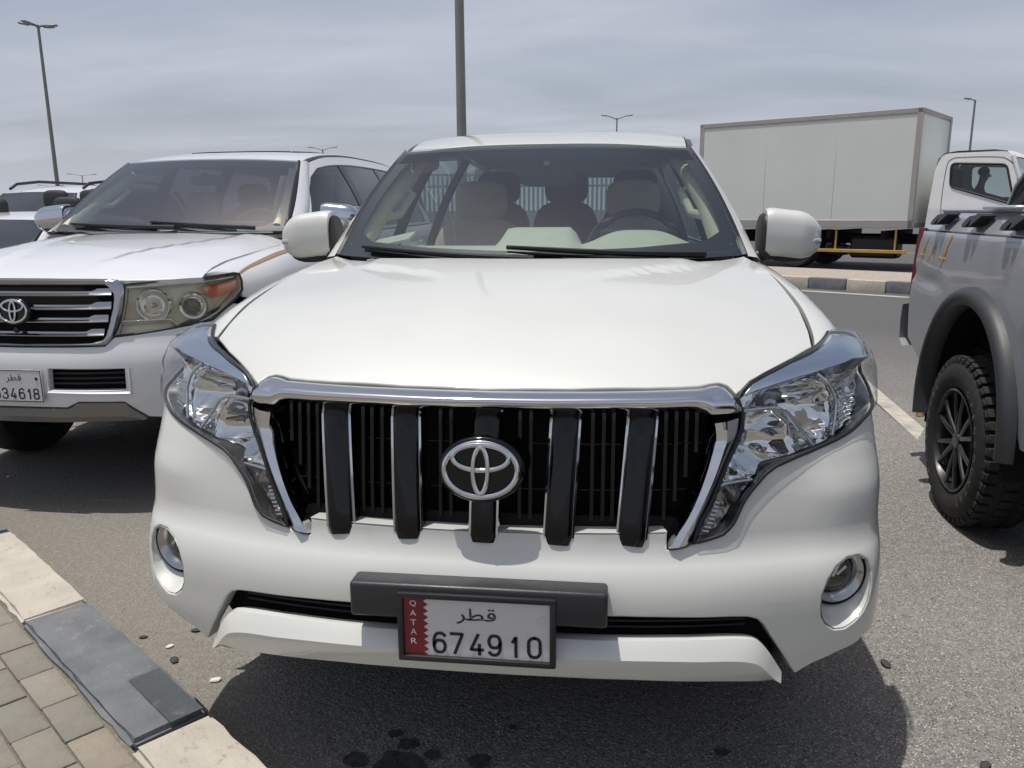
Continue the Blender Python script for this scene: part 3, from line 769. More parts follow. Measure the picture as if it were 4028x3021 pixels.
mb = MB(); mb.grid([[gxy(11.10, w, .004) for w in np.linspace(-14, 8, 12)], [gxy(11.24, w, .004) for w in np.linspace(-14, 8, 12)]]); struct('edge_line', mb, 'line')
mb = MB(); mb.grid([[gxy(22.6, w, .004) for w in (-40, 20)], [gxy(22.75, w, .004) for w in (-40, 20)]]); struct('far_edge_line', mb, 'line')

# median between the lot and the road
def stone_mat(name, c1, c2, stain):
    m = mat(name, c1, .85, col2=c2, vscale=7, bump=.35, bscale=90, detail=9)
    t = m.node_tree; b = t.nodes['Principled BSDF']; src = b.inputs['Base Color'].links[0].from_socket
    tx = N(t, 'ShaderNodeTexCoord'); n = N(t, 'ShaderNodeTexNoise'); n.inputs['Scale'].default_value = 16; n.inputs['Detail'].default_value = 8; n.inputs['Roughness'].default_value = .7
    t.links.new(tx.outputs['Object'], n.inputs['Vector'])
    r = N(t, 'ShaderNodeMapRange'); r.inputs['From Min'].default_value = .58; r.inputs['From Max'].default_value = .66; r.inputs['To Max'].default_value = .75; t.links.new(n.outputs['Fac'], r.inputs['Value'])
    x = N(t, 'ShaderNodeMix', data_type='RGBA'); t.links.new(r.outputs[0], x.inputs['Factor']); t.links.new(src, x.inputs['A']); x.inputs['B'].default_value = (*stain, 1)
    t.links.new(x.outputs['Result'], b.inputs['Base Color']); return m
M['kerb_white'] = stone_mat('kerb_white_paint', (.48, .44, .37), (.38, .345, .29), (.24, .20, .155))
M['kerb_black'] = stone_mat('kerb_black_paint', (.10, .112, .122), (.17, .175, .178), (.24, .225, .20))
M['kerb_dark'] = stone_mat('kerb_fresh_black', (.05, .058, .062), (.075, .083, .087), (.14, .14, .13))
M['block'] = mat('paving_blocks', (.40, .34, .28), .9, col2=(.28, .25, .22), vscale=14, bump=.2, bscale=30)
mb = MB(); a, b = 11.70, 13.40
mb.grid([[gxy(a, w, .165) for w in np.linspace(-14, 8, 12)], [gxy(b, w, .155) for w in np.linspace(-14, 8, 12)], [gxy(b+.003, w, -.05) for w in np.linspace(-14, 8, 12)]])
MED = struct('median', mb, 'block')
ks = {}
for j in range(37):
    w0 = -4.73+.595*(j-16); white = (j % 2 == 0)
    if white not in ks:
        bmx = MB(); bmx.box((0, 0, 0), (.583, .152, .27), .016, seg=2)
        o = obj('kerb_stone', bmx, 'kerb_white' if white else 'kerb_black', MED); ks[white] = o
    else:
        o = ks[white].copy(); COL.objects.link(o)
    p = SN*11.625+SW*(w0+.297); o.location = (p.x, p.y, .208+.002*math.sin(j*3.7)); o.rotation_euler = (R(.6*math.sin(j)), 0, math.atan2(SW.y, SW.x)+.004*math.sin(j*2.3))

# footway with kerb in the lower left corner
KD = Vector((.796, -.605, 0)); KN = Vector((-.605, -.796, 0))    # along the kerb, and away from the bays
K0 = Vector((-2.203, 1.256, 0))
FWY = MB()
q = [K0+KN*.20+KD*-6, K0+KN*.20+KD*7, K0+KN*5+KD*7, K0+KN*5+KD*-6]
FWY.add([(p.x, p.y, .098) for p in q], [(0, 3, 2, 1)])
FW = struct('footway', FWY, mat('joint_sand', (.165, .145, .118), .95, var=.25, vscale=60, bump=.4, bscale=150))
def kerb_stone_mesh(seed):
    rr = random.Random(seed); bm = bmesh.new(); bmesh.ops.create_cube(bm, size=1.0)
    for v in bm.verts: v.co = Vector((v.co.x*.885, v.co.y*.205, v.co.z*.30))
    bmesh.ops.bevel(bm, geom=bm.edges[:], offset=.012, segments=2, affect='EDGES')
    long_e = [e for e in bm.edges if abs((e.verts[0].co-e.verts[1].co).x) > .3]
    bmesh.ops.subdivide_edges(bm, edges=long_e, cuts=14, use_grid_fill=True)
    for v in bm.verts:
        v.co += Vector((rr.uniform(-.0035, .0035), rr.uniform(-.004, .004), rr.uniform(-.002, .0015)))
        if abs(abs(v.co.x)-.44) < .02 and rr.random() < .5: v.co.z -= rr.uniform(0, .01)
    me = bpy.data.meshes.new('kerb_stone'); bm.to_mesh(me); bm.free()
    me.polygons.foreach_set('use_smooth', [True]*len(me.polygons)); me.set_sharp_from_angle(angle=R(50)); return me
for j in range(-5, 6):
    white = (j % 2 == 0)
    c = K0+KD*(.449+.8985*j)+KN*.103
    me = kerb_stone_mesh(j+20); me.materials.append(M['kerb_white'] if white else M['kerb_black'])
    o = link('kerb_stone', me, FW); dz = {2: -.006}.get(j, 0)
    o.location = (c.x, c.y, -.03+dz); o.rotation_euler = (0, R(.4*math.sin(j*2)), math.atan2(KD.y, KD.x)+R(.5*math.sin(j*1.7)))
    if j == 1:   # fresher black paint over one corner of the black stone
        f = K0+KD*1.62+KN*.048
        mbx = MB(); n_ = 14; mbx.grid([[((K0+KD*(1.51+.28*t)+KN*(.012+.088*v)).x, (K0+KD*(1.51+.28*t)+KN*(.012+.088*v)).y, .1225) for t in np.linspace(0, 1, n_)] for v in np.linspace(0, 1, 4)])
        obj('fresh_paint', mbx, 'kerb_dark', FW)
M['paver'] = [mat('paver_%d' % k, c, .9, col2=c2, vscale=18, bump=.3, bscale=140, detail=8) for k, (c, c2) in enumerate((((.235, .215, .175), (.19, .175, .145)), ((.26, .235, .19), (.21, .19, .155)), ((.215, .20, .165), (.17, .16, .135)), ((.275, .235, .18), (.215, .19, .155))))]
pv = []
for k in range(4):
    mbx = MB(); mbx.box((0, 0, 0), (.1955, .0955, .06), .0045, seg=2); me = bpy.data.meshes.new('paving_brick'); me.from_pydata(mbx.v, [], mbx.f); me.materials.append(M['paver'][k])
    me.polygons.foreach_set('use_smooth', [True]*len(me.polygons)); me.set_sharp_from_angle(angle=R(40)); pv.append(me)
cnt = 0
for r_ in range(11):
    for j in range(-2, 22):
        a = .2*j+(.1 if r_ % 2 else 0)+.055
        if a > 3.9 or cnt >= 290: continue
        c = K0+KD*(a-.10)+KN*(.213+.05+.1*r_)
        if c.y < -1.4: continue
        o = link('paving_brick', random.choice(pv), FW); cnt += 1
        o.location = (c.x, c.y, .0775+random.uniform(-.0025, .0025)); o.rotation_euler = (R(random.uniform(-.7, .7)), R(random.uniform(-.5, .5)), math.atan2(KD.y, KD.x)+R(random.uniform(-.8, .8)))

# oil drips on the tarmac under the middle car
M['oil'] = mat('oil_stain', (.055, .054, .052), .8, var=.5, vscale=40)
for k, (x, y, r_) in enumerate(((-.290, .277, .020), (-.245, .237, .028), (-.248, .150, .068), (-.367, .160, .034), (-.169, .202, .022), (-.04, .190, .030), (.03, .34, .012), (.60, .30, .02))):
    mbx = MB(); pts = [(x+r_*(1+.16*math.sin(3*a+k)+.1*math.sin(5*a+2*k))*math.cos(a), y+r_*.9*(1+.13*math.sin(2*a+k)+.1*math.sin(7*a))*math.sin(a), .0035) for a in np.linspace(0, 2*math.pi, 28)[:-1]]
    mbx.add(pts, [tuple(range(len(pts)))]); o = obj('oil_stain', mbx, 'oil'); o['kind'] = 'structure'
# ------------------------------------------------------------------ the white SUV in the middle
PR = thing('white_suv', 'pearl white SUV in the middle with five black grille bars and maroon edged plate', 'car', (0, 0, 0))
P_LOW = [(0, 0), (.15, .003), (.30, .010), (.42, .026), (.52, .045), (.62, .07), (.70, .095), (.78, .122), (.85, .156), (.91, .207), (.944, .272), (.96, .37), (.965, .55), (.965, 1.1)]
P_HIGH = [(.0, 0), (.15, .003), (.3, .012), (.42, .03), (.51, .05), (.57, .07), (.65, .105), (.75, .16), (.825, .2), (.88, .24), (.92, .295), (.94, .39), (.95, .58), (.955, 1.1)]
pf = mk_front(P_LOW, P_HIGH,
    ([.28, .36, .45, .52, .55, .58, .61, .64, .66, .68, .715, .76, .8, .9, 1.0, 1.04, 1.06, 1.075, 1.09, 1.11, 1.13], [.02, .0, -.012, -.012, -.011, -.007, .002, .018, .033, .041, .046, .050, .054, .067, .083, .1, .118, .155, .23, .36, .5]),
    ([.3, .62, .72, .80, .86, 1.2], [0, 0, .35, .9, 1, 1]), ([.3, .76, .86, .96, 1.2], [0, 0, .5, 1, 1]),
    ([.28, .4, .5, 1.03, 1.1, 1.2], [.97, .99, 1, 1, .985, .96]),
    crease=lambda u, z: .016*(1-sstep(z, .405, .432))*sstep(u, .72, .80))
HC = pch([.10, .14, .2, .3, .5, .8, 1.05, 1.3], [1.005, 1.035, 1.072, 1.12, 1.185, 1.243, 1.272, 1.285]); HK = pch([.1, .4, 1.1], [.16, .14, .07])
def p_hood(x, y):
    a = np.abs(x)
    # shallow raised centre that fades out towards the nose, bounded by two soft creases near the screen
    xb = .20+.34*sstep(y, .66, 1.02); bul = .010*sstep(xb-a, -.035, .035)*sstep(y, .60, .95)
    return np.stack([x, y, HC(y)-HK(y)*a**2.5+bul-.006*sstep(y, .6, .95)], -1)
LENS_TOP = [(.620, 1.008), (.633, 1.023), (.656, 1.039), (.693, 1.053), (.754, 1.070), (.828, 1.084), (.868, 1.092), (.92, 1.102), (1.0, 1.098), (1.10, 1.085), (1.20, 1.06), (1.235, 1.03)]
LENS_BOT = [(1.22, .99), (1.10, .962), (1.02, .943), (.957, .929), (.901, .91), (.847, .895), (.798, .882), (.751, .867), (.708, .85), (.687, .835), (.667, .814), (.639, .786), (.607, .755), (.579, .728), (.550, .707), (.518, .698), (.476, .689)]
LENS_IN = [(.486, .718), (.497, .742), (.520, .776), (.539, .804), (.562, .836), (.594, .876), (.616, .903), (.634, .94), (.636, .97), (.627, .992)]
LENS = LENS_TOP+LENS_BOT+LENS_IN
SIDE_OUT = [(.632, .966), (.629, .935), (.611, .904), (.586, .873), (.551, .829), (.522, .787), (.496, .745), (.482, .715), (.465, .685)]
SIDE_IN = [(.520, .957), (.528, .950), (.529, .937), (.521, .906), (.507, .859), (.490, .812), (.472, .772), (.456, .742), (.440, .718), (.428, .698), (.420, .679)]
FOG = [(.786, .533), (.787, .563), (.801, .595), (.823, .619), (.855, .633), (.892, .632), (.920, .618), (.936, .592), (.939, .559), (.929, .522), (.913, .500), (.885, .481), (.854, .471), (.825, .474), (.801, .491), (.789, .510)]
SLOT = [(0, .540), (.32, .538), (.406, .535), (.493, .531), (.566, .529), (.605, .526), (.627, .519), (.644, .503), (.663, .474), (.707, .413)]
bump_half = ([(0, .711), (.137, .712), (.21, .714), (.30, .715), (.377, .716), (.418, .716), (.4185, .677), (.44, .679), (.465, .683)]
             + LENS_BOT[::-1] + [(1.245, .985), (1.275, .80), (1.27, .62), (1.235, .50), (1.215, .40), (1.1, .390), (.954, .390), (.866, .390), (.797, .374), (.747, .359), (.725, .387)] + SLOT[::-1])
BUMP = panel('front_bumper', sym(bump_half), pf, 'paint', PR, .03, holes=[FOG, [(-a, b) for a, b in FOG]], thick=.03, r=.005, edge_step=.015)
# ledge under the grille, turned back into the car
loft('grille_ledge', [([(0, .7105), (.137, .7115), (.21, .7135), (.30, .7145), (.417, .7155)], .0), ([(0, .716), (.2, .718), (.417, .719)], -.07)], pf, 'paint', BUMP, both=True, n=20)
# lower lip, a separate proud moulding with a lit upper face
LT = [(0, .492), (.322, .490), (.466, .488), (.603, .482), (.625, .476), (.646, .459), (.67, .430), (.696, .394), (.702, .386)]
LM = [(0, .457), (.332, .454), (.471, .448), (.608, .437), (.630, .427), (.648, .411), (.666, .393), (.682, .380), (.688, .376)]
LB = [(0, .394), (.303, .392), (.45, .383), (.572, .374), (.62, .369), (.65, .366), (.668, .365), (.676, .366), (.680, .368)]
mixp = lambda a, b, t: [(p[0]*(1-t)+q[0]*t, p[1]*(1-t)+q[1]*t) for p, q in zip(a, b)]
loft('lower_lip', [(mixp(LT, LM, .5), -.03), (mixp(LT, LM, .12), -.022), (LT, -.006), (mixp(LT, LM, .06), .008), (mixp(LT, LM, .3), .016), (mixp(LT, LM, .65), .025), (LM, .034), (mixp(LM, LB, .05), .034), (mixp(LM, LB, .5), .022), (LB, .010), (mixp(LM, LB, 1.02), -.05)], pf, 'paint', PR, both=True, n=48, smooth=26)
# intake behind the slot
loft('lower_intake', [([(0, .56), (.3, .555), (.6, .54), (.75, .44)], -.085), ([(0, .45), (.3, .45), (.6, .43), (.72, .38)], -.085)], pf, 'void', PR, both=True)
for z0 in (.512, .497):
    pts = on_surf(pf, [(u, z0-.012*abs(u)/.6) for u in np.linspace(-.62, .62, 30)], -.05); chrome_frame_tube('intake_slat', pts, .004, 'black', PR)
mb = MB(); mb.box((0, .50, .395), (1.36, .72, .012), .003); mb.box((0, .165, .455), (1.30, .012, .13)); obj('slot_light_block', mb, 'void', PR)  # unseen sheets added to stop sun leaking through the bumper slot
# black sheet added behind the skins to darken gaps and stop light leaks
loft('bumper_gap_backing', [([(0, .74), (.4, .74), (.6, .70), (.9, .90), (1.22, .98)], -.05), ([(0, .60), (.4, .60), (.7, .60), (.9, .70), (1.22, .7)], -.06), ([(0, .55), (.4, .55), (.6, .54), (.74, .5), (.78, .45)], -.06)], pf, 'void', PR, both=True)
# hood
hood_half = [(0, .121), (.196, .128), (.368, .146), (.439, .158), (.485, .169), (.512, .181), (.530, .187), (.545, .185), (.555, .175), (.564, .164), (.581, .176), (.606, .206), (.643, .245), (.714, .320), (.787, .412),
             (.797, .50), (.803, .65), (.799, .85), (.789, 1.05), (.776, 1.2), (.752, 1.338), (.709, 1.271), (.64, 1.167), (.561, 1.099), (.359, 1.021), (.113, .983), (0, .978)]
panel('hood', sym(hood_half), p_hood, 'paint', PR, .035, thick=.02, gap=.0035, r=.005, edge_step=.02)
loft('hood_gap_backing', [([(0, .16), (.3, .18), (.5, .22), (.62, .30), (.76, .44)], -.03), ([(0, .5), (.3, .5), (.5, .5), (.7, .5), (.83, .52)], -.03), ([(0, 1.0), (.3, 1.04), (.5, 1.1), (.7, 1.3), (.83, 1.34)], -.03)], p_hood, 'void', PR, both=True)  # unseen black sheet added to darken the hood gaps and block light

# radiator grille ------------------------------------------------------
GR = group_node('grille', PR)
loft('grille_back', [([(0, 1.0), (.3, 1.0), (.60, .99)], -.11), ([(0, .85), (.3, .85), (.58, .88)], -.11), ([(0, .705), (.3, .705), (.46, .70)], -.11)], pf, 'void', GR, both=True)
for x in (.08, .105, .245, .27, .292, .41, .435, .46, .485):
    for s in (-1, 1):
        zt, zb = .972, (.725 if x < .42 else .735+(x-.42)*2.2)
        pts = [pf(np.array(s*x), np.array(z))+np.array([0, .062, 0]) for z in np.linspace(zt, zb, 12)]
        mb = MB(); mb.sweep(pts, [(.022, -.0025), (.022, .0025), (-.022, .004), (-.022, -.004)], up=(0, 1, 0)); obj('grille_fin', mb, 'black_gloss', GR)
for z0 in (.900, .795):
    for s in (-1, 1):
        for (a, b) in ((.045, .14), (.215, .315), (.385, .50 if z0 > .85 else .465)):
            pts = [pf(np.array(s*x), np.array(z0))+np.array([0, .052, 0]) for x in np.linspace(a, b, 6)]; mb = MB(); mb.tube(pts, .0026, 6); obj('grille_crossbar', mb, 'black_gloss', GR)
BAR_T = pch([0, .198, .366, .439, .488, .520, .547, .574, .596, .613, .622], [1.031, 1.033, 1.035, 1.036, 1.037, 1.041, 1.042, 1.037, 1.026, 1.012, 1.0])
BAR_B = pch([0, .143, .283, .395, .454, .482, .498, .511, .557, .597, .622], [.987, .986, .988, .987, .988, .985, .979, .971, .970, .973, .977])
us = np.concatenate([np.linspace(0, .44, 30), np.linspace(.45, .624, 26)]); us = np.concatenate([-us[::-1][:-1], us]); rows = []
for v, o in ((-.02, -.05), (0, -.012), (.03, .008), (.10, .019), (.22, .027), (.36, .030), (.47, .028), (.52, .026), (.60, .021), (.75, .010), (.90, -.004), (1.0, -.016), (1.0, -.03)):
    a = np.abs(us); bt, bb = BAR_T(a), BAR_B(a); z = bb+(bt-bb)*v; fall = 1-.55*sstep(a, .585, .624)
    rows.append(pf(us, z)+normals(pf, us, z)*(o*fall)[:, None]+np.array([0, 0, 0]))
mb = MB(); mb.grid(rows); obj('chrome_top_bar', mb, 'chrome', PR, 75)
for s in (False, True):
    loft('chrome_side_bar', [(SIDE_IN, -.05), (SIDE_IN, .002), (mixp(smooth_curve(SIDE_IN, 9), smooth_curve(SIDE_OUT, 9), .05), .010), (mixp(smooth_curve(SIDE_IN, 9), smooth_curve(SIDE_OUT, 9), .42), .017), (mixp(smooth_curve(SIDE_IN, 9), smooth_curve(SIDE_OUT, 9), .48), .016), (mixp(smooth_curve(SIDE_IN, 9), smooth_curve(SIDE_OUT, 9), .93), .003), (SIDE_OUT, -.012), (SIDE_OUT, -.05)], pf, 'chrome', PR, mirror=s, n=40, smooth=35)
# five upright bars
for i, (xt, xb) in enumerate(((-.357, -.335), (-.185, -.172), (.006, .002), (.185, .172), (.357, .335))):
    root = group_node('grille_bar', PR)
    path = []
    for z, o in ((.990, -.10), (.983, -.078), (.975, -.060), (.964, -.048), (.950, -.041), (.92, -.036), (.87, -.030), (.80, -.024), (.74, -.019), (.700, -.015), (.682, -.014)):
        x = xt+(xb-xt)*(.98-z)/.30
        path.append(pf(np.array(x), np.array(z))+np.array([0, -o, 0]))
    w = .0335
    prof = [(-.03, -w), (.008, -w), (.0175, -w+.005), (.0225, -w+.014), (.0245, 0), (.0225, w-.014), (.0175, w-.005), (.008, w), (-.03, w)]
    ring = []
    for k, p in enumerate(path):
        t = Vector(path[min(k+1, len(path)-1)]-path[max(k-1, 0)]).normalized(); u = Vector((0, -1, 0)); u = (u-t*u.dot(t)).normalized(); side_ = t.cross(u)
        sc = .86 if k == len(path)-1 else (1.0 if k else .95)
        ring.append([Vector(p)+u*a*(1 if k < len(path)-1 else .8)+side_*b*sc for a, b in prof])
    mb = MB(); mb.grid(ring, closed=True); n = len(prof); mb.f.append(tuple(range(n))); mb.f.append(tuple((len(ring)-1)*n+k for k in range(n)))
    obj('bar_body', mb, 'black_gloss', root, 50)
    for b in (1, 7):
        spans = [(2, 10)] if i != 2 else [(2, 4), (7, 10)]
        for (a0, a1) in spans:
            pts = [ring[k][b].lerp(ring[k][2 if b == 1 else 6], .5) for k in range(a0, a1)]
            mb = MB(); mb.tube(pts, .0048, 6); obj('chrome_edge', mb, 'chrome', root)
ec = pf(np.array(0.0), np.array(.864))
emblem(PR, (.002, float(ec[1])-.040, .864), .176, 'chrome', 'black_gloss', tilt=R(-8))

# head lamps -----------------------------------------------------------
rng = random.Random(3)
def lamp_bowl(cu, cz, ru, rz, deep, base):
    jit = {}
    def f(u, z):
        d = np.clip(1-((u-cu)/ru)**2-((z-cz)/rz)**2, 0, 1)
        n = normals(pf, u, z)
        w = .0016*np.sin(u*150+z*40)+.0012*np.sin(z*190-u*60)+.0022*np.abs(np.sin(u*95))
        return pf(u, z)-n*(base+deep*d+w)[..., None]
    return f
LB_ = [p for p in LENS_BOT]
BROW = [(1.19, 1.045), (1.05, 1.058), (.931, 1.063), (.833, 1.052), (.769, 1.041), (.715, 1.031), (.671, 1.021), (.633, 1.011)]
DIV1 = [(.640, .978), (.652, .979), (.686, .980), (.723, .978), (.745, .969), (.760, .951), (.779, .920), (.797, .888)]
DIV2 = [(.818, 1.050), (.845, 1.025), (.863, .998), (.872, .965), (.866, .937), (.851, .905)]
DIV3 = [(.552, .811), (.665, .820)]
for s in (False, True):
    HL = group_node('headlight', PR)
    panel('lens', LENS, pf, 'glass_clear', HL, .03, off=.014, mirror=s, thick=.02, gap=.002, r=.006)
    panel('housing', LENS, pf, 'lamp_back', HL, .03, off=-.115, mirror=s, thick=.001, gap=.004, r=.001)
    q = densify(LENS, .02); n_ = len(q); a = on_surf(pf, q, -.006, s); b = on_surf(pf, q, -.116, s)
    mb = MB(); mb.grid([a, b], closed=True); obj('housing_wall', mb, 'lamp_wall', HL, 60)
    # seal round the lens
    chrome_frame_tube('lens_seal', on_surf(pf, densify(LENS, .02), .003, s), .0045, 'trim', HL, closed=True)
    # satin brow along the top edge
    brow = [(.645, 1.022), (.660, 1.035), (.696, 1.049), (.757, 1.066), (.831, 1.080), (.871, 1.088), (.92, 1.096), (1.0, 1.092), (1.10, 1.079), (1.19, 1.056)]+BROW
    panel('brow_trim', brow, pf, 'silver', HL, .03, off=.006, mirror=s, thick=.06, gap=0, r=.002)
    up = DIV1+[(.822, .893), (.848, .901)]+DIV2[::-1]+[(.769, 1.038), (.715, 1.028), (.671, 1.018), (.64, 1.006)]
    panel('upper_reflector', up, lamp_bowl(.765, .972, .098, .072, .085, .026), 'reflector', HL, .010, mirror=s, thick=.002, gap=0, r=.001)
    lo_ = DIV1+[(.749, .870), (.708, .853), (.687, .838), (.665, .820), (.605, .815), (.557, .812), (.594, .874), (.616, .902), (.634, .94)]
    panel('lower_reflector', lo_, lamp_bowl(.682, .905, .078, .074, .085, .026), 'reflector', HL, .010, mirror=s, thick=.002, gap=0, r=.001)
    ou = DIV2+[(.901, .915), (.957, .934), (1.02, .949), (1.10, .968), (1.2, .995), (1.19, 1.04), (1.05, 1.055), (.931, 1.06)]
    panel('side_reflector', ou, lamp_bowl(.95, 1.0, .12, .06, .03, .035), 'reflector', HL, .010, mirror=s, thick=.002, gap=0, r=.001)
    tl = [(.552, .808), (.665, .816), (.637, .786), (.605, .755), (.577, .730), (.549, .711), (.517, .702), (.482, .695), (.490, .718), (.50, .742), (.523, .776)]
    panel('turn_signal', tl, lamp_bowl(.56, .755, .07, .07, .03, .022), 'lamp_dark', HL, .012, mirror=s, thick=.002, gap=0, r=.001)
    for D in (DIV1, DIV2, DIV3):
        chrome_frame_tube('divider', on_surf(pf, smooth_curve(D, 20), -.016, s), .0045, 'chrome', HL)
    for t in np.linspace(.12, .88, 7):        # ribs of the side marker
        p0 = (lerp(.880, .878, t), lerp(.915, 1.0, t)); p1 = (lerp(.925, .945, t), lerp(.928, 1.0, t))
        chrome_frame_tube('side_rib', on_surf(pf, [p0, ((p0[0]+p1[0])/2, (p0[1]+p1[1])/2+.003), p1], -.018, s), .0032, 'chrome', HL)
    for t in np.linspace(.1, .9, 8):          # ribs at the foot of the lamp
        p0 = (lerp(.497, .545, t), lerp(.705, .785, t)); p1 = (p0[0]+.016, p0[1]-.003)
        chrome_frame_tube('foot_rib', on_surf(pf, [p0, p1], -.012, s), .0035, 'chrome', HL)
    for (u, z) in ((.752, .972), (.672, .903)):
        c = on_surf(pf, [(u, z)], -.075, s)[0]; mb = MB(); mb.ell(c, (.011, .028, .011)); mb.ell(c+np.array([0, .02, 0]), (.02, .01, .02)); obj('bulb', mb, 'chrome_dull', HL)
    # fog lamp in its round pocket
    FL = group_node('fog_lamp', PR)
    sg = -1 if s else 1
    fc = pf(np.array(.850), np.array(.583)); nf = np.array([.30, -.95, .0]); nf /= np.linalg.norm(nf); ax = np.array([nf[1]*-1, nf[0], 0]); ax = np.array([.95, .30, 0])
    ax /= np.linalg.norm(ax); cen = fc-nf*.050
    th = np.linspace(0, 2*math.pi, 49)[:-1]
    fo = densify(FOG, .006); ang = np.arctan2(fo[:, 1]-.556, fo[:, 0]-.862); idx = np.argsort(ang); fo = fo[idx]; ang = ang[idx]
    fa = np.interp(th-math.pi, ang, fo[:, 0]); fz = np.interp(th-math.pi, ang, fo[:, 1])
    A = pf(fa, fz)-normals(pf, fa, fz)*.004
    circ = lambda rad, d: np.array([cen+nf*d+ax*math.cos(t-math.pi)*rad+np.array([0, 0, 1])*math.sin(t-math.pi)*rad for t in th])
    B = circ(.076, 0.0); rows = [A, A*.7+B*.3-nf*.006, A*.35+B*.65-nf*.008, B]
    m_ = np.array([sg, 1, 1])
    mb = MB(); mb.grid([r_*m_ for r_ in rows], closed=True); obj('pocket', mb, 'paint', FL, 60)
    mb = MB(); mb.grid([circ(r_, d)*m_ for r_, d in ((.0775, .004), (.076, .010), (.073, .010), (.072, -.004))], closed=True); obj('seal', mb, 'black', FL, 60)
    mb = MB(); mb.grid([circ(r_, d)*m_ for r_, d in ((.073, .0), (.071, .010), (.066, .014), (.054, .008), (.047, -.012))], closed=True); obj('bezel', mb, 'chrome_dull', FL, 60)
    mb = MB(); mb.grid([circ(r_, d)*m_ for r_, d in ((.046, -.004), (.036, .006), (.02, .012), (.001, .014))], closed=True); obj('fog_glass', mb, 'glass_clear', FL, 60)
    mb = MB(); mb.grid([circ(r_, d)*m_ for r_, d in ((.046, -.006), (.040, -.022), (.03, -.036), (.016, -.046), (.001, -.049))], closed=True); obj('fog_reflector', mb, 'fog_back', FL, 20)
    mb = MB()
    for k in range(3):
        c = (cen+ax*(-.015+.015*k)+np.array([0, 0, .008]))*m_; mb.box(c, (.007, .012, .03), .001, Matrix.Rotation(R(20*k), 3, 'Y'))
    obj('fog_shield', mb, 'chrome', FL)

# number plate ---------------------------------------------------------
NP = group_node('number_plate', PR)
mb = MB(); mb.box((0, -.022, .578), (.572, .062, .082), .009, seg=3); obj('plate_bracket', mb, 'bracket', NP, 40)
mb = MB()
for (x, z, w, h) in ((0, .598, .352, .014), (0, .447, .352, .014), (-.169, .5225, .014, .150), (.169, .5225, .014, .150)): mb.box((x, -.0575, z), (w, .013, h), .004, seg=2)
mb.box((0, -.046, .5225), (.336, .008, .15), .001); obj('plate_frame', mb, 'black', NP, 40)
mb = MB(); mb.box((0, -.0545, .5225), (.326, .003, .139), .0008); obj('plate_sheet', mb, 'plate', NP)
pts = [(-.1625, .5915), (-.1625, .4535)]; x0, x1 = -.118, -.107; k = 9
zz = np.linspace(.4535, .5915, 2*k+1)
poly = [(-.1625, .4535)]+[(x0 if i % 2 else x1, z) for i, z in enumerate(zz)]+[(-.1625, .5915)]
mb = MB(); mb.prism(poly, lambda a, b, d: (a, -.0566+d, b), .0008); obj('maroon_field', mb, 'maroon', NP, 0)
for i, ch in enumerate('QATAR'):
    text('lettering', ch, 'letter', NP, (-.1405, -.0574, .5775-.0225*i), .0135 if ch != 'Q' else .0145, .0135 if ch != 'Q' else .0150)
for x, ch in zip((-.0825, -.0435, .0005, .0405, .0845, .1285), '674910'):
    w = {'1': .0145, '4': .033}.get(ch, .0325)
    digit(ch, NP, (x, -.0574, .4865), w, .0535, .0036)
text('arabic_word', '\uFEAE\uFEC4\uFED7', 'plate_black', NP, (.000, -.0574, .5535), .088, .038, weight=.004)
mb = MB(); mb.tube([(.142+.0085*math.cos(a), -.0572, .552+.0085*math.sin(a)) for a in np.linspace(0, 6.283, 25)[:-1]], .0006, 5, closed=True); obj('plate_stamp', mb, 'letter', NP)

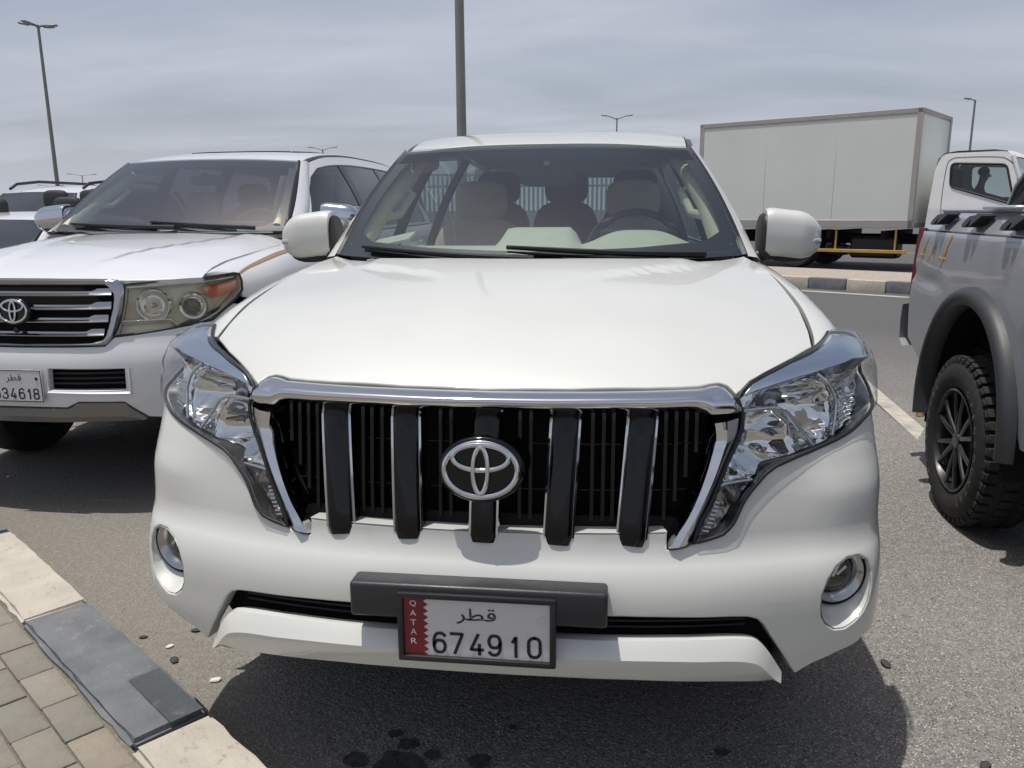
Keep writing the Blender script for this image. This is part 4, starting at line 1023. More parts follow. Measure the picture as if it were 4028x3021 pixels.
# cabin and sides -------------------------------------------------------
pp = dict(L=4.76, SX=[(.3, .93), (.5, .955), (.7, .965), (.95, .955), (1.1, .945), (1.3, .92)], TY=[(.36, .958), (.40, .968), (.48, .984), (.66, .995), (.85, 1.0), (1.2, 1.0), (3.8, .995), (4.4, .97), (4.76, .93)],
    ZB=[(1.3, 1.245), (1.6, 1.215), (2.5, 1.20), (4.6, 1.21)], GB=[(1.3, .80), (1.45, .83), (1.7, .875), (2.2, .895), (4.0, .875), (4.6, .84)],
    RZ=[(1.7, 1.66), (1.80, 1.69), (1.95, 1.728), (2.1, 1.757), (2.35, 1.786), (2.7, 1.805), (3.3, 1.81), (4.5, 1.765)], RW=[(1.7, .572), (1.78, .578), (1.95, .585), (2.3, .60), (3.5, .60), (4.6, .57)],
    seam=[(.42, .789, 1.088), (.5, .802, 1.105), (.65, .808, 1.15), (.85, .804, 1.188), (1.05, .794, 1.216), (1.2, .782, 1.232), (1.36, .770, 1.243), (1.5, .80, 1.235)], SH=.93,
    wb=(.748, 1.350, 1.262), wt=(.580, 1.775, 1.668), wbc=(1.10, 1.252), wtc=(1.795, 1.685), doors=(1.46, 2.55, 3.42), ya=.96, yr=3.75, wr=.385, ar=.45, track=.905,
    fender_front=[(.424, 1.28), (.45, 1.21), (.50, 1.13), (.58, 1.06), (.655, .985), (.635, .83), (.585, .68)], arch_a0=146,
    gh_outer=[(1.40, .0), (1.52, .26), (1.655, .55), (1.80, .82), (1.90, .99), (2.1, 1.0), (4.35, 1.0), (4.60, .0)],
    gh_dlo=[(1.72, .03), (1.80, .24), (1.93, .60), (2.06, .88), (2.2, .93), (4.15, .93), (4.32, .80), (4.38, .04)], windows=[(1.6, 2.55), (2.57, 3.42), (3.46, 4.5)],
    posts=[(2.50, 2.60, .06, .06), (3.38, 3.48, .04, .04)], pillar_front=[(1.40, 0.0), (1.52, .26), (1.655, .55), (1.80, .82), (1.90, .99)],
    hood_back=[(0, .985), (.36, 1.03), (.56, 1.105), (.64, 1.175), (.71, 1.275), (.75, 1.34)], cowl_z=1.25,
    wipers=[(.02, -.62, -.01, .055), (.60, -.06, .0, .075)], dash=dict(z=1.272, c=.072, b=.060), frit=(.125, .97, .05), shade=.86, rw=.62)
pc = car_body(PR, pp, 'paint')
for s in (-1, 1): mirror(PR, (s*.975, 1.655, 1.322), s, 'paint', (.104, .085, .096))
# paper on the passenger side of the dashboard
mb = MB(); mb.box((-.585, 1.42, 1.305), (.22, .14, .012), .002, Matrix.Rotation(R(-12), 3, 'Y') @ Matrix.Rotation(R(10), 3, 'X'))
tag(obj('folded_paper', mb, 'dash'), 'folded cream paper lying on the dashboard of the middle white SUV', 'paper')
# ------------------------------------------------------------------ the white SUV on the left
LC = thing('white_suv', 'white SUV on the left with horizontal chrome grille bars and a brown side stripe', 'car', (-2.454, 1.741, 0), -.0163)
L_PL = [(0, 0), (.15, .003), (.3, .015), (.42, .04), (.52, .075), (.62, .12), (.72, .18), (.80, .245), (.87, .32), (.92, .40), (.955, .49), (.975, .62), (.985, .8), (.985, 1.1)]
lf = mk_front(L_PL, L_PL, ([.35, .45, .6, .75, .85, 1.1, 1.16, 1.2], [.05, .01, -.015, -.01, .02, .045, .08, .18]), ([.3, 1.2], [0, 0]), ([.3, 1.2], [0, 0]), ([.3, 1.2], [1, 1]))
LH = pch([.05, .1, .15, .25, .5, .9, 1.3], [1.10, 1.125, 1.145, 1.175, 1.225, 1.275, 1.31])
def l_hood(x, y):
    a = np.abs(x); xb = .26+.25*sstep(y, .25, 1.2)
    return np.stack([x, y, LH(y)-.10*a**2.6+.013*sstep(a-xb, -.03, .05)*sstep(y, .15, .4)*(1-sstep(a, .55, .8))-.004], -1)
LLAMP = [(.507, 1.099), (.712, 1.111), (.867, 1.117), (.997, 1.129), (1.029, 1.124), (1.046, 1.090), (1.050, 1.045), (1.015, 1.008), (.951, .963), (.886, .913), (.703, .888), (.553, .869), (.449, .860), (.476, .925), (.502, 1.021)]
LGO = [(0, 1.128), (.205, 1.127), (.475, 1.120), (.495, 1.104), (.506, 1.073), (.490, .968), (.470, .915), (.449, .863), (.411, .822), (.249, .819), (0, .817)]
LGI = [(0, 1.094), (.206, 1.095), (.431, 1.093), (.454, 1.074), (.456, 1.032), (.439, .959), (.414, .885), (.394, .843), (.364, .834), (0, .830)]
INT = [(.15, .712), (.498, .709), (.497, .614), (.145, .616)]
bh = [(0, .815), (.249, .817), (.411, .819), (.449, .858)]+LLAMP[8:12][::-1]+[(1.0, .985), (1.10, .962), (1.19, .945), (1.20, .70), (1.15, .52), (1.10, .43), (.9, .43), (.75, .45), (.64, .46), (.575, .468), (.513, .521), (.482, .550), (.279, .555), (.217, .526), (0, .527)]
LBP = panel('front_bumper', sym(bh), lf, 'paint2', LC, .04, holes=[INT, [(-a, b) for a, b in INT]], thick=.03, r=.006, edge_step=.02)
loft('bumper_gap_backing', [([(0, .86), (.5, .86), (1.0, .98)], -.06), ([(0, .6), (.5, .6), (1.0, .6)], -.07), ([(0, .48), (.5, .48), (1.0, .46)], -.08)], lf, 'void', LC, both=True)  # black backing added so the bumper gaps stay dark and leak no light
for s in (False, True):
    loft('intake_frame', [([(.14, .610), (.513, .602), (.513, .709)], .001), ([(.14, .604), (.517, .595), (.520, .712)], .010), ([(.14, .598), (.523, .588), (.527, .715)], .001)], lf, 'paint2', LBP, mirror=s, n=24)
    for z0 in (.69, .665, .64): chrome_frame_tube('intake_slat', on_surf(lf, [(.15, z0), (.3, z0), (.49, z0)], -.035, s), .006, 'black', LC)
loft('skid_panel', [([(0, .529), (.214, .529), (.279, .557), (.482, .552), (.515, .523), (.575, .470)], -.03), ([(0, .524), (.218, .523), (.281, .551), (.481, .546), (.510, .518), (.568, .466)], .006), ([(0, .49), (.218, .488), (.30, .49), (.47, .487), (.50, .48), (.55, .462)], .014), ([(0, .452), (.22, .455), (.30, .458), (.46, .458), (.50, .456), (.55, .455)], .0), ([(0, .44), (.22, .44), (.3, .44), (.46, .44), (.5, .44), (.55, .44)], -.05)], lf, 'skid', LC, both=True, smooth=25)
hh = [(0, .104), (.17, .104), (.471, .120), (.498, .122), (.60, .148), (.695, .190), (.803, .268), (.790, .34), (.777, .42), (.775, .55), (.789, .72), (.802, .95), (.809, 1.209), (.785, 1.33), (.70, 1.36), (.48, 1.345), (.1, 1.30), (0, 1.298)]
panel('hood', sym(hh), l_hood, 'paint2', LC, .045, thick=.02, gap=.003, r=.005)
loft('hood_gap_backing', [([(0, .13), (.4, .15), (.6, .2), (.78, .30)], -.03), ([(0, 1.3), (.4, 1.32), (.7, 1.33), (.83, 1.33)], -.03)], l_hood, 'void', LC, both=True)  # added black under-sheet, puts the shade into the hood gaps
LG = group_node('grille', LC)
loft('grille_frame', [(LGO, -.03), (LGO, .004), (mixp(smooth_curve(LGO, 12), smooth_curve(LGI, 12), .3), .016), (mixp(smooth_curve(LGO, 12), smooth_curve(LGI, 12), .75), .012), (LGI, -.004), (LGI, -.05)], lf, 'chrome_dull', LG, both=True, n=70, smooth=50)
loft('grille_back', [([(0, 1.12), (.48, 1.12)], -.06), ([(0, .95), (.48, .95)], -.06), ([(0, .82), (.42, .82)], -.06)], lf, 'void', LG, both=True)
for z0, ue, us_ in ((1.062, .452, .37), (1.000, .448, .362), (.940, .43, .345), (.876, .408, .33)):
    for s in (False, True):
        top = [(.0, z0+.008), (us_-.02, z0+.008), (us_, z0+.010), (us_+.02, z0+.020), (ue-.02, z0+.020), (ue, z0+.020)]
        bot = [(.0, z0-.010), (us_-.02, z0-.010), (us_, z0-.010), (us_+.02, z0-.010), (ue-.02, z0-.009), (ue, z0-.009)]
        loft('grille_bar', [(top, -.04), (top, -.004), (mixp(top, bot, .5), -.001), (bot, .010), ([(a, b-.004) for a, b in bot], .009), ([(a, b-.006) for a, b in bot], -.03)], lf, 'chrome_dull', LG, mirror=s, n=30, smooth=30)
ec = lf(np.array(0.), np.array(.981)); emblem(LC, (.0, float(ec[1])-.03, .981), .150, 'chrome', 'black_gloss', tilt=R(-6))
mb = MB(); mb.lathe([(.014, .0), (.013, -.01), (.001, -.012)], 16, (0.005, float(ec[1])-.02, .893), 'y'); obj('parking_camera', mb, 'black_gloss', LC)
for s in (False, True):
    HL = group_node('headlight', LC)
    panel('lens', LLAMP, lf, 'glass_old', HL, .04, off=.002, mirror=s, thick=.02, r=.006)
    panel('housing', LLAMP, lf, 'lamp_beige', HL, .04, off=-.075, mirror=s, thick=.001, gap=.003, r=.001)
    q = densify(LLAMP, .03); mb = MB(); mb.grid([on_surf(lf, q, -.004, s), on_surf(lf, q, -.076, s)], closed=True); obj('housing_wall', mb, 'lamp_beige', HL, 60)
    chrome_frame_tube('lens_seal', on_surf(lf, q, -.002, s), .006, 'trim', HL, closed=True)
    for (u, z, r0, kind) in ((.627, .995, .066, 0), (.806, .983, .046, 1)):
        c = on_surf(lf, [(u, z)], -.030, s)[0]; n = normals(lf, np.array([u]), np.array([z]))[0]*([-1, 1, 1] if s else [1, 1, 1])
        n = (n*.45+np.array([0, -1, 0])*.55); n /= np.linalg.norm(n); ax = np.cross([0, 0, 1], n); ax /= np.linalg.norm(ax); up_ = np.cross(n, ax)
        circ = lambda rad, d: [c+n*d+(ax*math.cos(a)+up_*math.sin(a))*rad for a in np.linspace(0, 2*math.pi, 33)[:-1]]
        prof = [(r0*1.25, .0), (r0*1.15, .012), (r0, .004), (r0*.95, -.01), (r0*.75, -.035), (r0*.4, -.05), (.002, -.055)] if kind == 0 else [(r0*1.5, -.008), (r0*1.35, .010), (r0*1.1, .006), (r0, .014), (r0*.86, .018), (r0*.82, .004)]
        mb = MB(); mb.grid([circ(a, b) for a, b in prof], closed=True); obj('reflector_bowl' if kind == 0 else 'projector_ring', mb, 'reflector' if kind == 0 else 'chrome', HL, 45)
        if kind: mb = MB(); mb.grid([circ(a, b) for a, b in ((r0*.84, .003), (r0*.6, .012), (r0*.3, .018), (.001, .020))], closed=True); obj('projector_lens', mb, 'projector', HL, 60)
        else:
            mb = MB(); mb.ell(c+n*.0, (.012, .03, .012)); mb.box(c+n*.003+np.array([0, 0, .03]), (r0*1.5, .004, .003)); mb.box(c+n*.003-np.array([0, 0, .03]), (r0*1.3, .004, .003), 0, Matrix.Rotation(R(15), 3, 'Y')); obj('bulb', mb, 'chrome', HL)
    am = [(.845, 1.075), (1.035, 1.103), (1.034, 1.055), (.967, 1.026), (.893, 1.014)]
    panel('turn_signal', am, lf, 'amber', HL, .03, off=-.022, mirror=s, thick=.03, r=.003)
    loft('lamp_ledge', [([(.486, .925), (.605, .926), (.69, .927), (.735, .895)], -.01), ([(.48, .90), (.605, .905), (.69, .905), (.72, .89)], -.05)], lf, 'lamp_beige', HL, mirror=s, n=20)
    chrome_frame_tube('lamp_moulding', on_surf(lf, smooth_curve([(.486, .927), (.605, .928), (.69, .929), (.72, .91), (.738, .892), (.85, .915), (.93, .955)], 24), -.012, s), .004, 'silver', HL)
    chrome_frame_tube('lamp_top_moulding', on_surf(lf, smooth_curve([(.515, 1.085), (.712, 1.095), (.867, 1.100), (1.0, 1.112)], 24), -.012, s), .007, 'silver', HL)
    # washer flap
    chrome_frame_tube('washer_flap', on_surf(lf, [(.72, .853), (.79, .858), (.82, .870)], .001, s), .0022, 'trim', LC)
NL = group_node('number_plate', LC); py = float(lf(np.array(0.0), np.array(.64))[1])
mb = MB(); mb.box((-.037, py-.018, .637), (.334, .006, .152), .002); obj('plate_sheet', mb, 'plate', NL)
mb = MB(); mb.box((-.037, py-.012, .637), (.30, .012, .12), .002); obj('plate_mount', mb, 'black', NL)
mb = MB()
for (x, z, w, h) in ((-.037, .7105, .330, .004), (-.037, .5635, .330, .004), (.126, .637, .004, .148), (-.2, .637, .004, .148)): mb.box((x, py-.0215, z), (w, .001, h))
obj('plate_border', mb, 'plate_black', NL)
poly = [(-.201, .565)]+[(-.156 if i % 2 else -.146, z) for i, z in enumerate(np.linspace(.565, .709, 19))]+[(-.201, .709)]
mb = MB(); mb.prism(poly, lambda a, b, d: (a, py-.0222+d, b), .0008); obj('maroon_field', mb, 'maroon', NL, 0)
for x, ch in zip((-.117, -.077, -.034, .009, .047, .083), '534618'):
    w = {'1': .0145}.get(ch, .0325); digit(ch, NL, (x+.012, py-.0225, .600), w, .054, .0034)
text('arabic_word', '\uFEAE\uFEC4\uFED7', 'plate_black', NL, (-.012, py-.0225, .672), .078, .040, weight=.004)
mb = MB(); mb.lathe([(.008, 0), (.007, -.002), (.001, -.0025)], 16, (.103, py-.021, .672), 'y'); obj('plate_screw', mb, 'black', NL)
lp = dict(L=4.95, SX=[(.3, .95), (.5, .975), (.7, .985), (.95, .98), (1.1, .965), (1.35, .94)], TY=[(.30, .87), (.36, .90), (.40, .92), (.445, .94), (.54, .968), (.67, .988), (.85, 1.0), (1.2, 1.0), (3.8, .995), (4.5, .97), (4.95, .93)],
    ZB=[(1.25, 1.30), (1.6, 1.285), (2.5, 1.285), (4.6, 1.30)], GB=[(1.2, .80), (1.40, .835), (1.7, .885), (2.2, .905), (4.0, .885), (4.7, .85)],
    RZ=[(1.9, 1.745), (1.98, 1.768), (2.1, 1.80), (2.3, 1.835), (2.6, 1.86), (3.3, 1.875), (4.0, 1.865), (4.8, 1.80)], RW=[(1.9, .605), (2.0, .61), (2.3, .62), (3.5, .615), (4.8, .58)],
    seam=[(.24, .806, 1.118), (.34, .796, 1.145), (.42, .783, 1.155), (.55, .781, 1.175), (.72, .795, 1.195), (.95, .808, 1.222), (1.21, .815, 1.245), (1.33, .80, 1.268), (1.5, .83, 1.275)], SH=1.0,
    wb=(.752, 1.345, 1.312), wt=(.609, 1.978, 1.755), wbc=(1.24, 1.312), wtc=(1.93, 1.772), doors=(1.48, 2.60, 3.52), ya=1.0, yr=3.85, wr=.40, ar=.47, track=.93, sill=.42,
    fender_front=[(.265, 1.345), (.33, 1.29), (.40, 1.245), (.445, 1.20), (.455, 1.13), (.43, 1.06), (.44, 1.01), (.52, .985), (.63, .96), (.60, .80), (.58, .7)], arch_a0=150,
    gh_outer=[(1.38, .0), (1.55, .25), (1.77, .58), (1.95, .83), (2.08, .99), (2.3, 1.0), (4.5, 1.0), (4.75, .0)],
    gh_dlo=[(1.56, .06), (1.68, .36), (1.85, .68), (1.98, .82), (2.14, .885), (4.3, .885), (4.45, .76), (4.52, .04)], windows=[(1.4, 2.62), (2.66, 3.50), (3.56, 4.7)],
    posts=[(2.58, 2.70, -.02, -.02), (3.46, 3.60, -.02, -.02)], pillar_front=[(1.38, 0.0), (1.55, .25), (1.77, .58), (1.95, .83), (2.08, .99)],
    hood_back=[(0, 1.305), (.36, 1.325), (.56, 1.355), (.70, 1.365), (.77, 1.34)], cowl_z=1.305,
    wipers=[(.12, -.62, .02, .07), (.60, -.05, .01, .09)], dash=dict(z=1.29, c=.0, b=.02), frit=(.06, .955, .05), shade=.88, rw=.64, rear_dark=True)
lc_body = car_body(LC, lp, 'paint2', glassm='glass_lc', sideglass='glass_dark', trimcol='black_gloss', dashm='dash_grey')
# sun roof edge and brown side stripe
panel('sunroof', sym([(0, 2.45), (.40, 2.45), (.42, 2.5), (.42, 3.2), (0, 3.22)]), lc_body['roof'], 'black_gloss', LC, .1, off=.006, thick=.012)
for s in (False, True):
    loft('side_stripe', [([(.37, 1.13), (.5, 1.20), (.7, 1.245), (.9, 1.262), (1.2, 1.268), (1.46, 1.262)], .0015), ([(.37, 1.125), (.5, 1.182), (.7, 1.216), (.9, 1.228), (1.2, 1.232), (1.46, 1.226)], .0015)], lc_body['fender'], 'gold', LC, mirror=s, n=30)
for s in (-1, 1): mirror(LC, (s*1.005, 1.70, 1.385), s, 'mirror_chrome', (.118, .085, .085), lower='chrome_dull', lens=False)

# ------------------------------------------------------------------ two cars further left
def plain_front(T, p, paint, zt, zg):
    pl = [(0, 0), (.15, .004), (.3, .02), (.42, .045), (.52, .08), (.62, .125), (.72, .19), (.79, .255), (.84, .32), (.875, .40), (.90, .49), (.915, .62), (.92, .8), (.92, 1.1)]
    f = mk_front(pl, pl, ([.25, .4, .6, zt-.05, zt, zt+.05], [.05, 0, 0, .08, .12, .2]), ([.3, 1.2], [0, 0]), ([.3, 1.2], [0, 0]), ([.3, 1.2], [1, 1]))
    panel('front_bumper', sym([(0, zg), (.42, zg), (.55, zg+.06), (.95, zg+.07), (1.15, zg+.08), (1.16, .3), (.6, .22), (0, .22)]), f, paint, T, .06, thick=.03)
    panel('grille', sym([(0, zt-.02), (.40, zt-.03), (.42, zg+.01), (0, zg+.01)]), f, 'black', T, .06, off=-.01)
    for s in (False, True): panel('headlight', [(.44, zt-.05), (.8, zt-.03), (1.05, zt-.02), (1.0, zg+.09), (.57, zg+.075), (.44, zg+.02)], f, 'glass_silver', T, .05, mirror=s)
    hz = pch(*zip(*p['HZ'])); hood = lambda x, y: np.stack([x, y, hz(y)-.10*np.abs(x)**2.6], -1)
    hb = p['hood_back']; sx = [(a, b) for a, b, c in p['seam']]
    half = [(0, p['HZ'][0][0])]+[(.45, p['HZ'][0][0]+.04), (.7, p['HZ'][0][0]+.14)]+[(b-.006, a) for a, b in sx if a > p['HZ'][0][0]+.15 and a < hb[-1][1]]+[(a, b) for a, b in hb[::-1]]
    panel('hood', sym(half), hood, paint, T, .08, thick=.02)
    mb = MB(); mb.box((0, .55, .62), (1.3, .7, .5), .03); obj('engine_bay', mb, 'void', T)
SD = thing('white_sedan', 'white saloon car between the two SUVs on the left, its windscreen dark', 'car', (-5.17, 3.02, 0), -.0163)
sp_ = dict(L=4.75, SX=[(.2, .86), (.4, .90), (.6, .915), (.75, .915), (.9, .90), (1.1, .87)], TY=[(.4, 1.0), (1.2, 1.0), (3.8, .99), (4.3, .96), (4.75, .9)],
    ZB=[(1.15, .965), (1.6, .93), (2.5, .93), (4.5, .98)], GB=[(1.1, .72), (1.40, .78), (1.7, .84), (2.2, .86), (3.8, .84), (4.6, .78)],
    RZ=[(1.8, 1.355), (1.9, 1.378), (2.05, 1.405), (2.3, 1.43), (2.6, 1.44), (3.0, 1.43), (3.6, 1.36), (4.2, 1.20), (4.75, 1.05)], RW=[(1.85, .56), (2.0, .565), (2.5, .57), (3.5, .55), (4.7, .5)],
    seam=[(.3, .74, .74), (.5, .77, .79), (.8, .78, .86), (1.1, .76, .93), (1.3, .74, .96), (1.5, .78, .96)], SH=.72, HZ=[(.12, .70), (.3, .78), (.6, .86), (.9, .92), (1.2, .97)],
    wb=(.70, 1.26, .985), wt=(.555, 1.93, 1.352), wbc=(1.02, .99), wtc=(1.85, 1.372), doors=(1.42, 2.45, 3.35), ya=.95, yr=3.72, wr=.325, ar=.37, track=.86, sill=.28,
    fender_front=[(.30, 1.02), (.34, .95), (.45, .85), (.55, .75), (.56, .62)], arch_a0=140,
    gh_outer=[(1.30, .0), (1.52, .36), (1.75, .72), (1.95, .99), (2.2, 1.0), (3.6, 1.0), (4.2, .4), (4.3, 0)],
    gh_dlo=[(1.55, .05), (1.75, .4), (1.95, .72), (2.1, .88), (3.3, .88), (3.7, .6), (3.9, .05)], windows=[(1.4, 2.45), (2.5, 3.95)],
    posts=[(2.42, 2.52, 0, 0)], pillar_front=[(1.30, 0.0), (1.52, .36), (1.75, .72), (1.95, .99)], hood_back=[(0, 1.0), (.36, 1.05), (.56, 1.12), (.66, 1.2), (.70, 1.24)], cowl_z=.98,
    wipers=[(.1, -.55, .03, .09), (.55, 0, .03, .1)], dash=dict(z=1.0, c=.0, b=.03), frit=(.06, .955, .05), shade=.90, rw=.5)
car_body(SD, sp_, 'paint2', glassm='glass_dim', sideglass='glass_dark', dashm='dark', seatm='dark'); plain_front(SD, sp_, 'paint2', .72, .52)
for s in (-1, 1): mirror(SD, (s*.93, 1.55, 1.02), s, 'paint2', (.11, .07, .07), lens=False)
S3 = thing('white_suv', 'white SUV with black roof rails at the far left edge', 'car', (-8.15, 7.85, .04), -.0163)
p3 = dict(pp); p3.update(HZ=[(.12, 1.01), (.3, 1.11), (.6, 1.20), (.9, 1.25), (1.2, 1.28)], wipers=[(.05, -.60, .03, .105)])
b3 = car_body(S3, p3, 'paint2', glassm='glass_dim', sideglass='glass_dark', dashm='dark', seatm='dark', trimcol='black'); plain_front(S3, p3, 'paint2', 1.02, .74)
for s in (-1, 1):
    mb = MB(); mb.tube([(s*.60, 1.95, 1.74), (s*.60, 2.1, 1.815), (s*.61, 2.6, 1.865), (s*.61, 3.8, 1.865), (s*.58, 4.2, 1.80)], .022, 8); obj('roof_rail', mb, 'black', S3)
    mirror(S3, (s*.985, 1.655, 1.302), s, 'paint2', (.11, .07, .08), lens=False)
# ------------------------------------------------------------------ grey pickup on the right
PK = thing('pickup_truck', 'grey pickup on the right with black tie-down hooks along its bed rail', 'pickup', (1.88, 2.12, 0), -math.atan(.052))
# local frame: outer face of the bed at x=0 (facing -x), y towards the tail, width 1.92
PWd = 1.92; ZC = 1.305; ZT = 1.412
def pk_side(y, z):
    x = .018*((np.clip(z, .4, ZC)-.95)/.45)**2+.02*sstep(y, .55, .95)
    x = np.where(z > ZC, x+(z-ZC)*.85, x)
    # pressed shoulder line that runs back from above the arch
    x = x+.010*np.exp(-((z-(1.02+.10*np.clip(-y-.3, 0, 1)))/.035)**2)*sstep(-y, .35, .6)
    return np.stack([x, -y, z+0*y], -1)
# param y is reversed so that outward normals face -x: y_param = -y_local
ell_ = lambda yc, zc, a, b, t0, t1, n=26: [(yc+a*math.cos(t), zc+b*math.sin(t)) for t in np.linspace(R(t0), R(t1), n)]
AY, AZ = .0, .50
arc_in = ell_(AY, AZ, .50, .545, 172, 8)
bed = [(-.86, ZC), (-.90, 1.15), (-.925, .95), (-.90, .72), (-.62, .60), (-.55, .575)]+ell_(AY, AZ, .52, .56, 172, 8)+[(.56, .50), (.80, .50), (.80, ZC)]
panel('bed_side', bed, pk_side, 'grey_paint', PK, .05, thick=.02, edge_step=.03)
panel('bed_rail', [(-.80, ZT), (-.865, ZC+.004), (.80, ZC+.004), (.80, ZT)], pk_side, 'grey_paint', PK, .05, thick=.02, r=.006)
mb = MB(); mb.box((.135, 0, ZT-.004), (.10, 1.62, .012), .004); obj('rail_cap', mb, 'grey_paint', PK)
# flare round the rear arch
rows = []
for (a, b, x) in ((.555, .600, .004), (.552, .597, -.018), (.540, .585, -.042), (.518, .562, -.052), (.498, .540, -.048), (.480, .520, -.035), (.472, .512, .03)):
    rows.append([(x, -p_[0], p_[1]) for p_ in ell_(AY, AZ-.02, a, b, 190, -4, 40)])
mb = MB(); mb.grid(rows); obj('arch_flare', mb, 'flare', PK, 50)
mb = MB(); P = [[(x, -p_[0], p_[1]) for p_ in ell_(AY, AZ-.02, .49, .53, 195, -15, 30)] for x in (.0, .55)]; mb.grid(P); mb.add(P[1]+[(.55, 0, .4)], [tuple(range(31))]); obj('arch_liner', mb, 'void', PK)
mb = MB(); mb.box((.12, .50, .60), (.24, .012, .34), .004); obj('mud_flap', mb, 'black', PK)
# tail
tsurf = lambda x, z: np.stack([-x, .905-.02*np.abs(z-1.0)+0*x, z+0*x], -1)
panel('tailgate', [(-1.76, .72), (-.16, .72), (-.16, 1.36), (-1.76, 1.36)], tsurf, 'grey_paint', PK, .2, thick=.04)
for sx in (0, 1):
    X = (lambda v: v) if sx == 0 else (lambda v: PWd-v)
    pts_o = [(.79, 1.318), (.80, 1.25), (.84, 1.10), (.885, .95)]; pts_i = [(.90, 1.318), (.93, 1.25), (.945, 1.10), (.945, .95)]
    rows = [[(X(.012+.01*k), a, z) for k, (a, z) in enumerate(pts_o)], [(X(-.002), a*.4+b*.6, z) for (a, z), (b, _) in zip(pts_o, pts_i)], [(X(.02), b, z) for b, z in pts_i], [(X(.14), b+.01, z) for b, z in pts_i]]
    mb = MB(); mb.grid(rows); n_ = 4; mb.f.append((0, n_, 2*n_, 3*n_)); mb.f.append((3, n_+3, 2*n_+3, 3*n_+3)); obj('tail_lamp', mb, 'red', PK, 40)
mb = MB(); rows = []
for (y, z) in ((.97, .905), (1.045, .89), (1.06, .80), (1.05, .70), (.99, .665)):
    rows.append([(x-.012, y-.06*max(0, .14-x)/.14-.06*max(0, x-(PWd-.14))/.14, z) for x in np.concatenate([np.linspace(0.0, .2, 8), np.linspace(.25, PWd-.25, 4), np.linspace(PWd-.2, PWd, 8)])])
mb.grid(rows); obj('rear_bumper', mb, 'lampgrey', PK, 50)
# bed tub
mb = MB(); mb.box((.19, .0, 1.06), (.03, 1.6, .62)); mb.box((PWd-.19, 0, 1.06), (.03, 1.6, .62)); mb.box((PWd/2, 0, .74), (PWd-.3, 1.7, .04)); mb.box((PWd/2, -.80, 1.06), (PWd-.3, .04, .66)); obj('bed_liner', mb, 'black', PK)
far = lambda y, z: np.stack([PWd-pk_side(y, z)[..., 0], y, z+0*y], -1)
panel('bed_side', [(-a, b) for a, b in bed], far, 'grey_paint', PK, .1, thick=.02)
panel('bed_rail', [(.80, ZT), (.865, ZC+.004), (-.80, ZC+.004), (-.80, ZT)], far, 'grey_paint', PK, .1, thick=.02)
# black hooks on the rail
for k, yc in enumerate((.54, .115, -.31)):
    root = group_node('tie_down_hook', PK); zb = 1.372-.004*k
    mb = MB()
    prof = [(-.075, -.030), (-.080, -.012), (-.050, .016), (.07, .026), (.085, .018), (.03, -.020), (.012, -.030), (.002, -.004), (-.012, -.002), (-.026, -.024), (-.045, -.034)]
    # outline in (y,z) pushed out from the sloping rail
    mb.prism(prof, lambda a, b, d: (.045+b*.5-.055+d, yc-a, zb+b), .06)
    obj('hook_body', mb, 'black', root, 0)
    mb = MB(); mb.box((.043, yc-.01, zb+.012), (.04, .13, .012), .003, Matrix.Rotation(R(40), 3, 'Y')); obj('hook_plate', mb, 'black', root)
# 4x4 transfer
def ribbon(name, pts, w, m):
    pts = smooth_curve(pts, 10); d = np.gradient(pts, axis=0); n = np.stack([-d[:, 1], d[:, 0]], -1); n /= np.linalg.norm(n, axis=1, keepdims=True)
    ww = np.linspace(w, w*.55, 10)[:, None]
    a = pts+n*ww/2; b = pts-n*ww/2; rows = [pk_side(-q[:, 0], q[:, 1])-np.array([.0035, 0, 0]) for q in (a, b)]
    mb = MB(); mb.grid(rows); return obj(name, mb, m, DEC, 0)
DEC = group_node('decal', PK)
def four(y0, z0, k):
    ribbon('decal_stroke', [(y0-.105*k, z0+.125*k), (y0-.05*k, z0+.065*k), (y0+.005*k, z0+.010*k)], .012*k, 'orange')
    ribbon('decal_stroke', [(y0+.03*k, z0+.020*k), (y0-.02*k, z0+.014*k), (y0-.085*k, z0+.018*k)], .010*k, 'gold_paint')
    ribbon('decal_stroke', [(y0-.060*k, z0+.060*k), (y0-.030*k, z0+.015*k), (y0+.01*k, z0-.035*k)], .013*k, 'orange')
four(.80, 1.17, .80); four(.49, 1.165, 1.02)
ribbon('decal_stroke', [(.60, 1.235), (.65, 1.195), (.70, 1.145)], .009, 'orange'); ribbon('decal_stroke', [(.665, 1.225), (.645, 1.195), (.60, 1.150)], .009, 'gold_paint')
# sport bar over the bed
mb = MB(); mb.tube([(.15, .06, 1.40), (.16, .02, 1.50), (.19, -.10, 1.64), (.28, -.25, 1.75), (.6, -.34, 1.80), (PWd-.6, -.34, 1.80), (PWd-.28, -.25, 1.75), (PWd-.19, -.10, 1.64), (PWd-.16, .02, 1.50), (PWd-.15, .06, 1.40)], .048, 14)
obj('sport_bar', mb, 'bar_black', PK, 60)
mb = MB(); mb.box((.12, .02, 1.420), (.13, .34, .022), .008); obj('bar_foot', mb, 'grey_paint', PK)
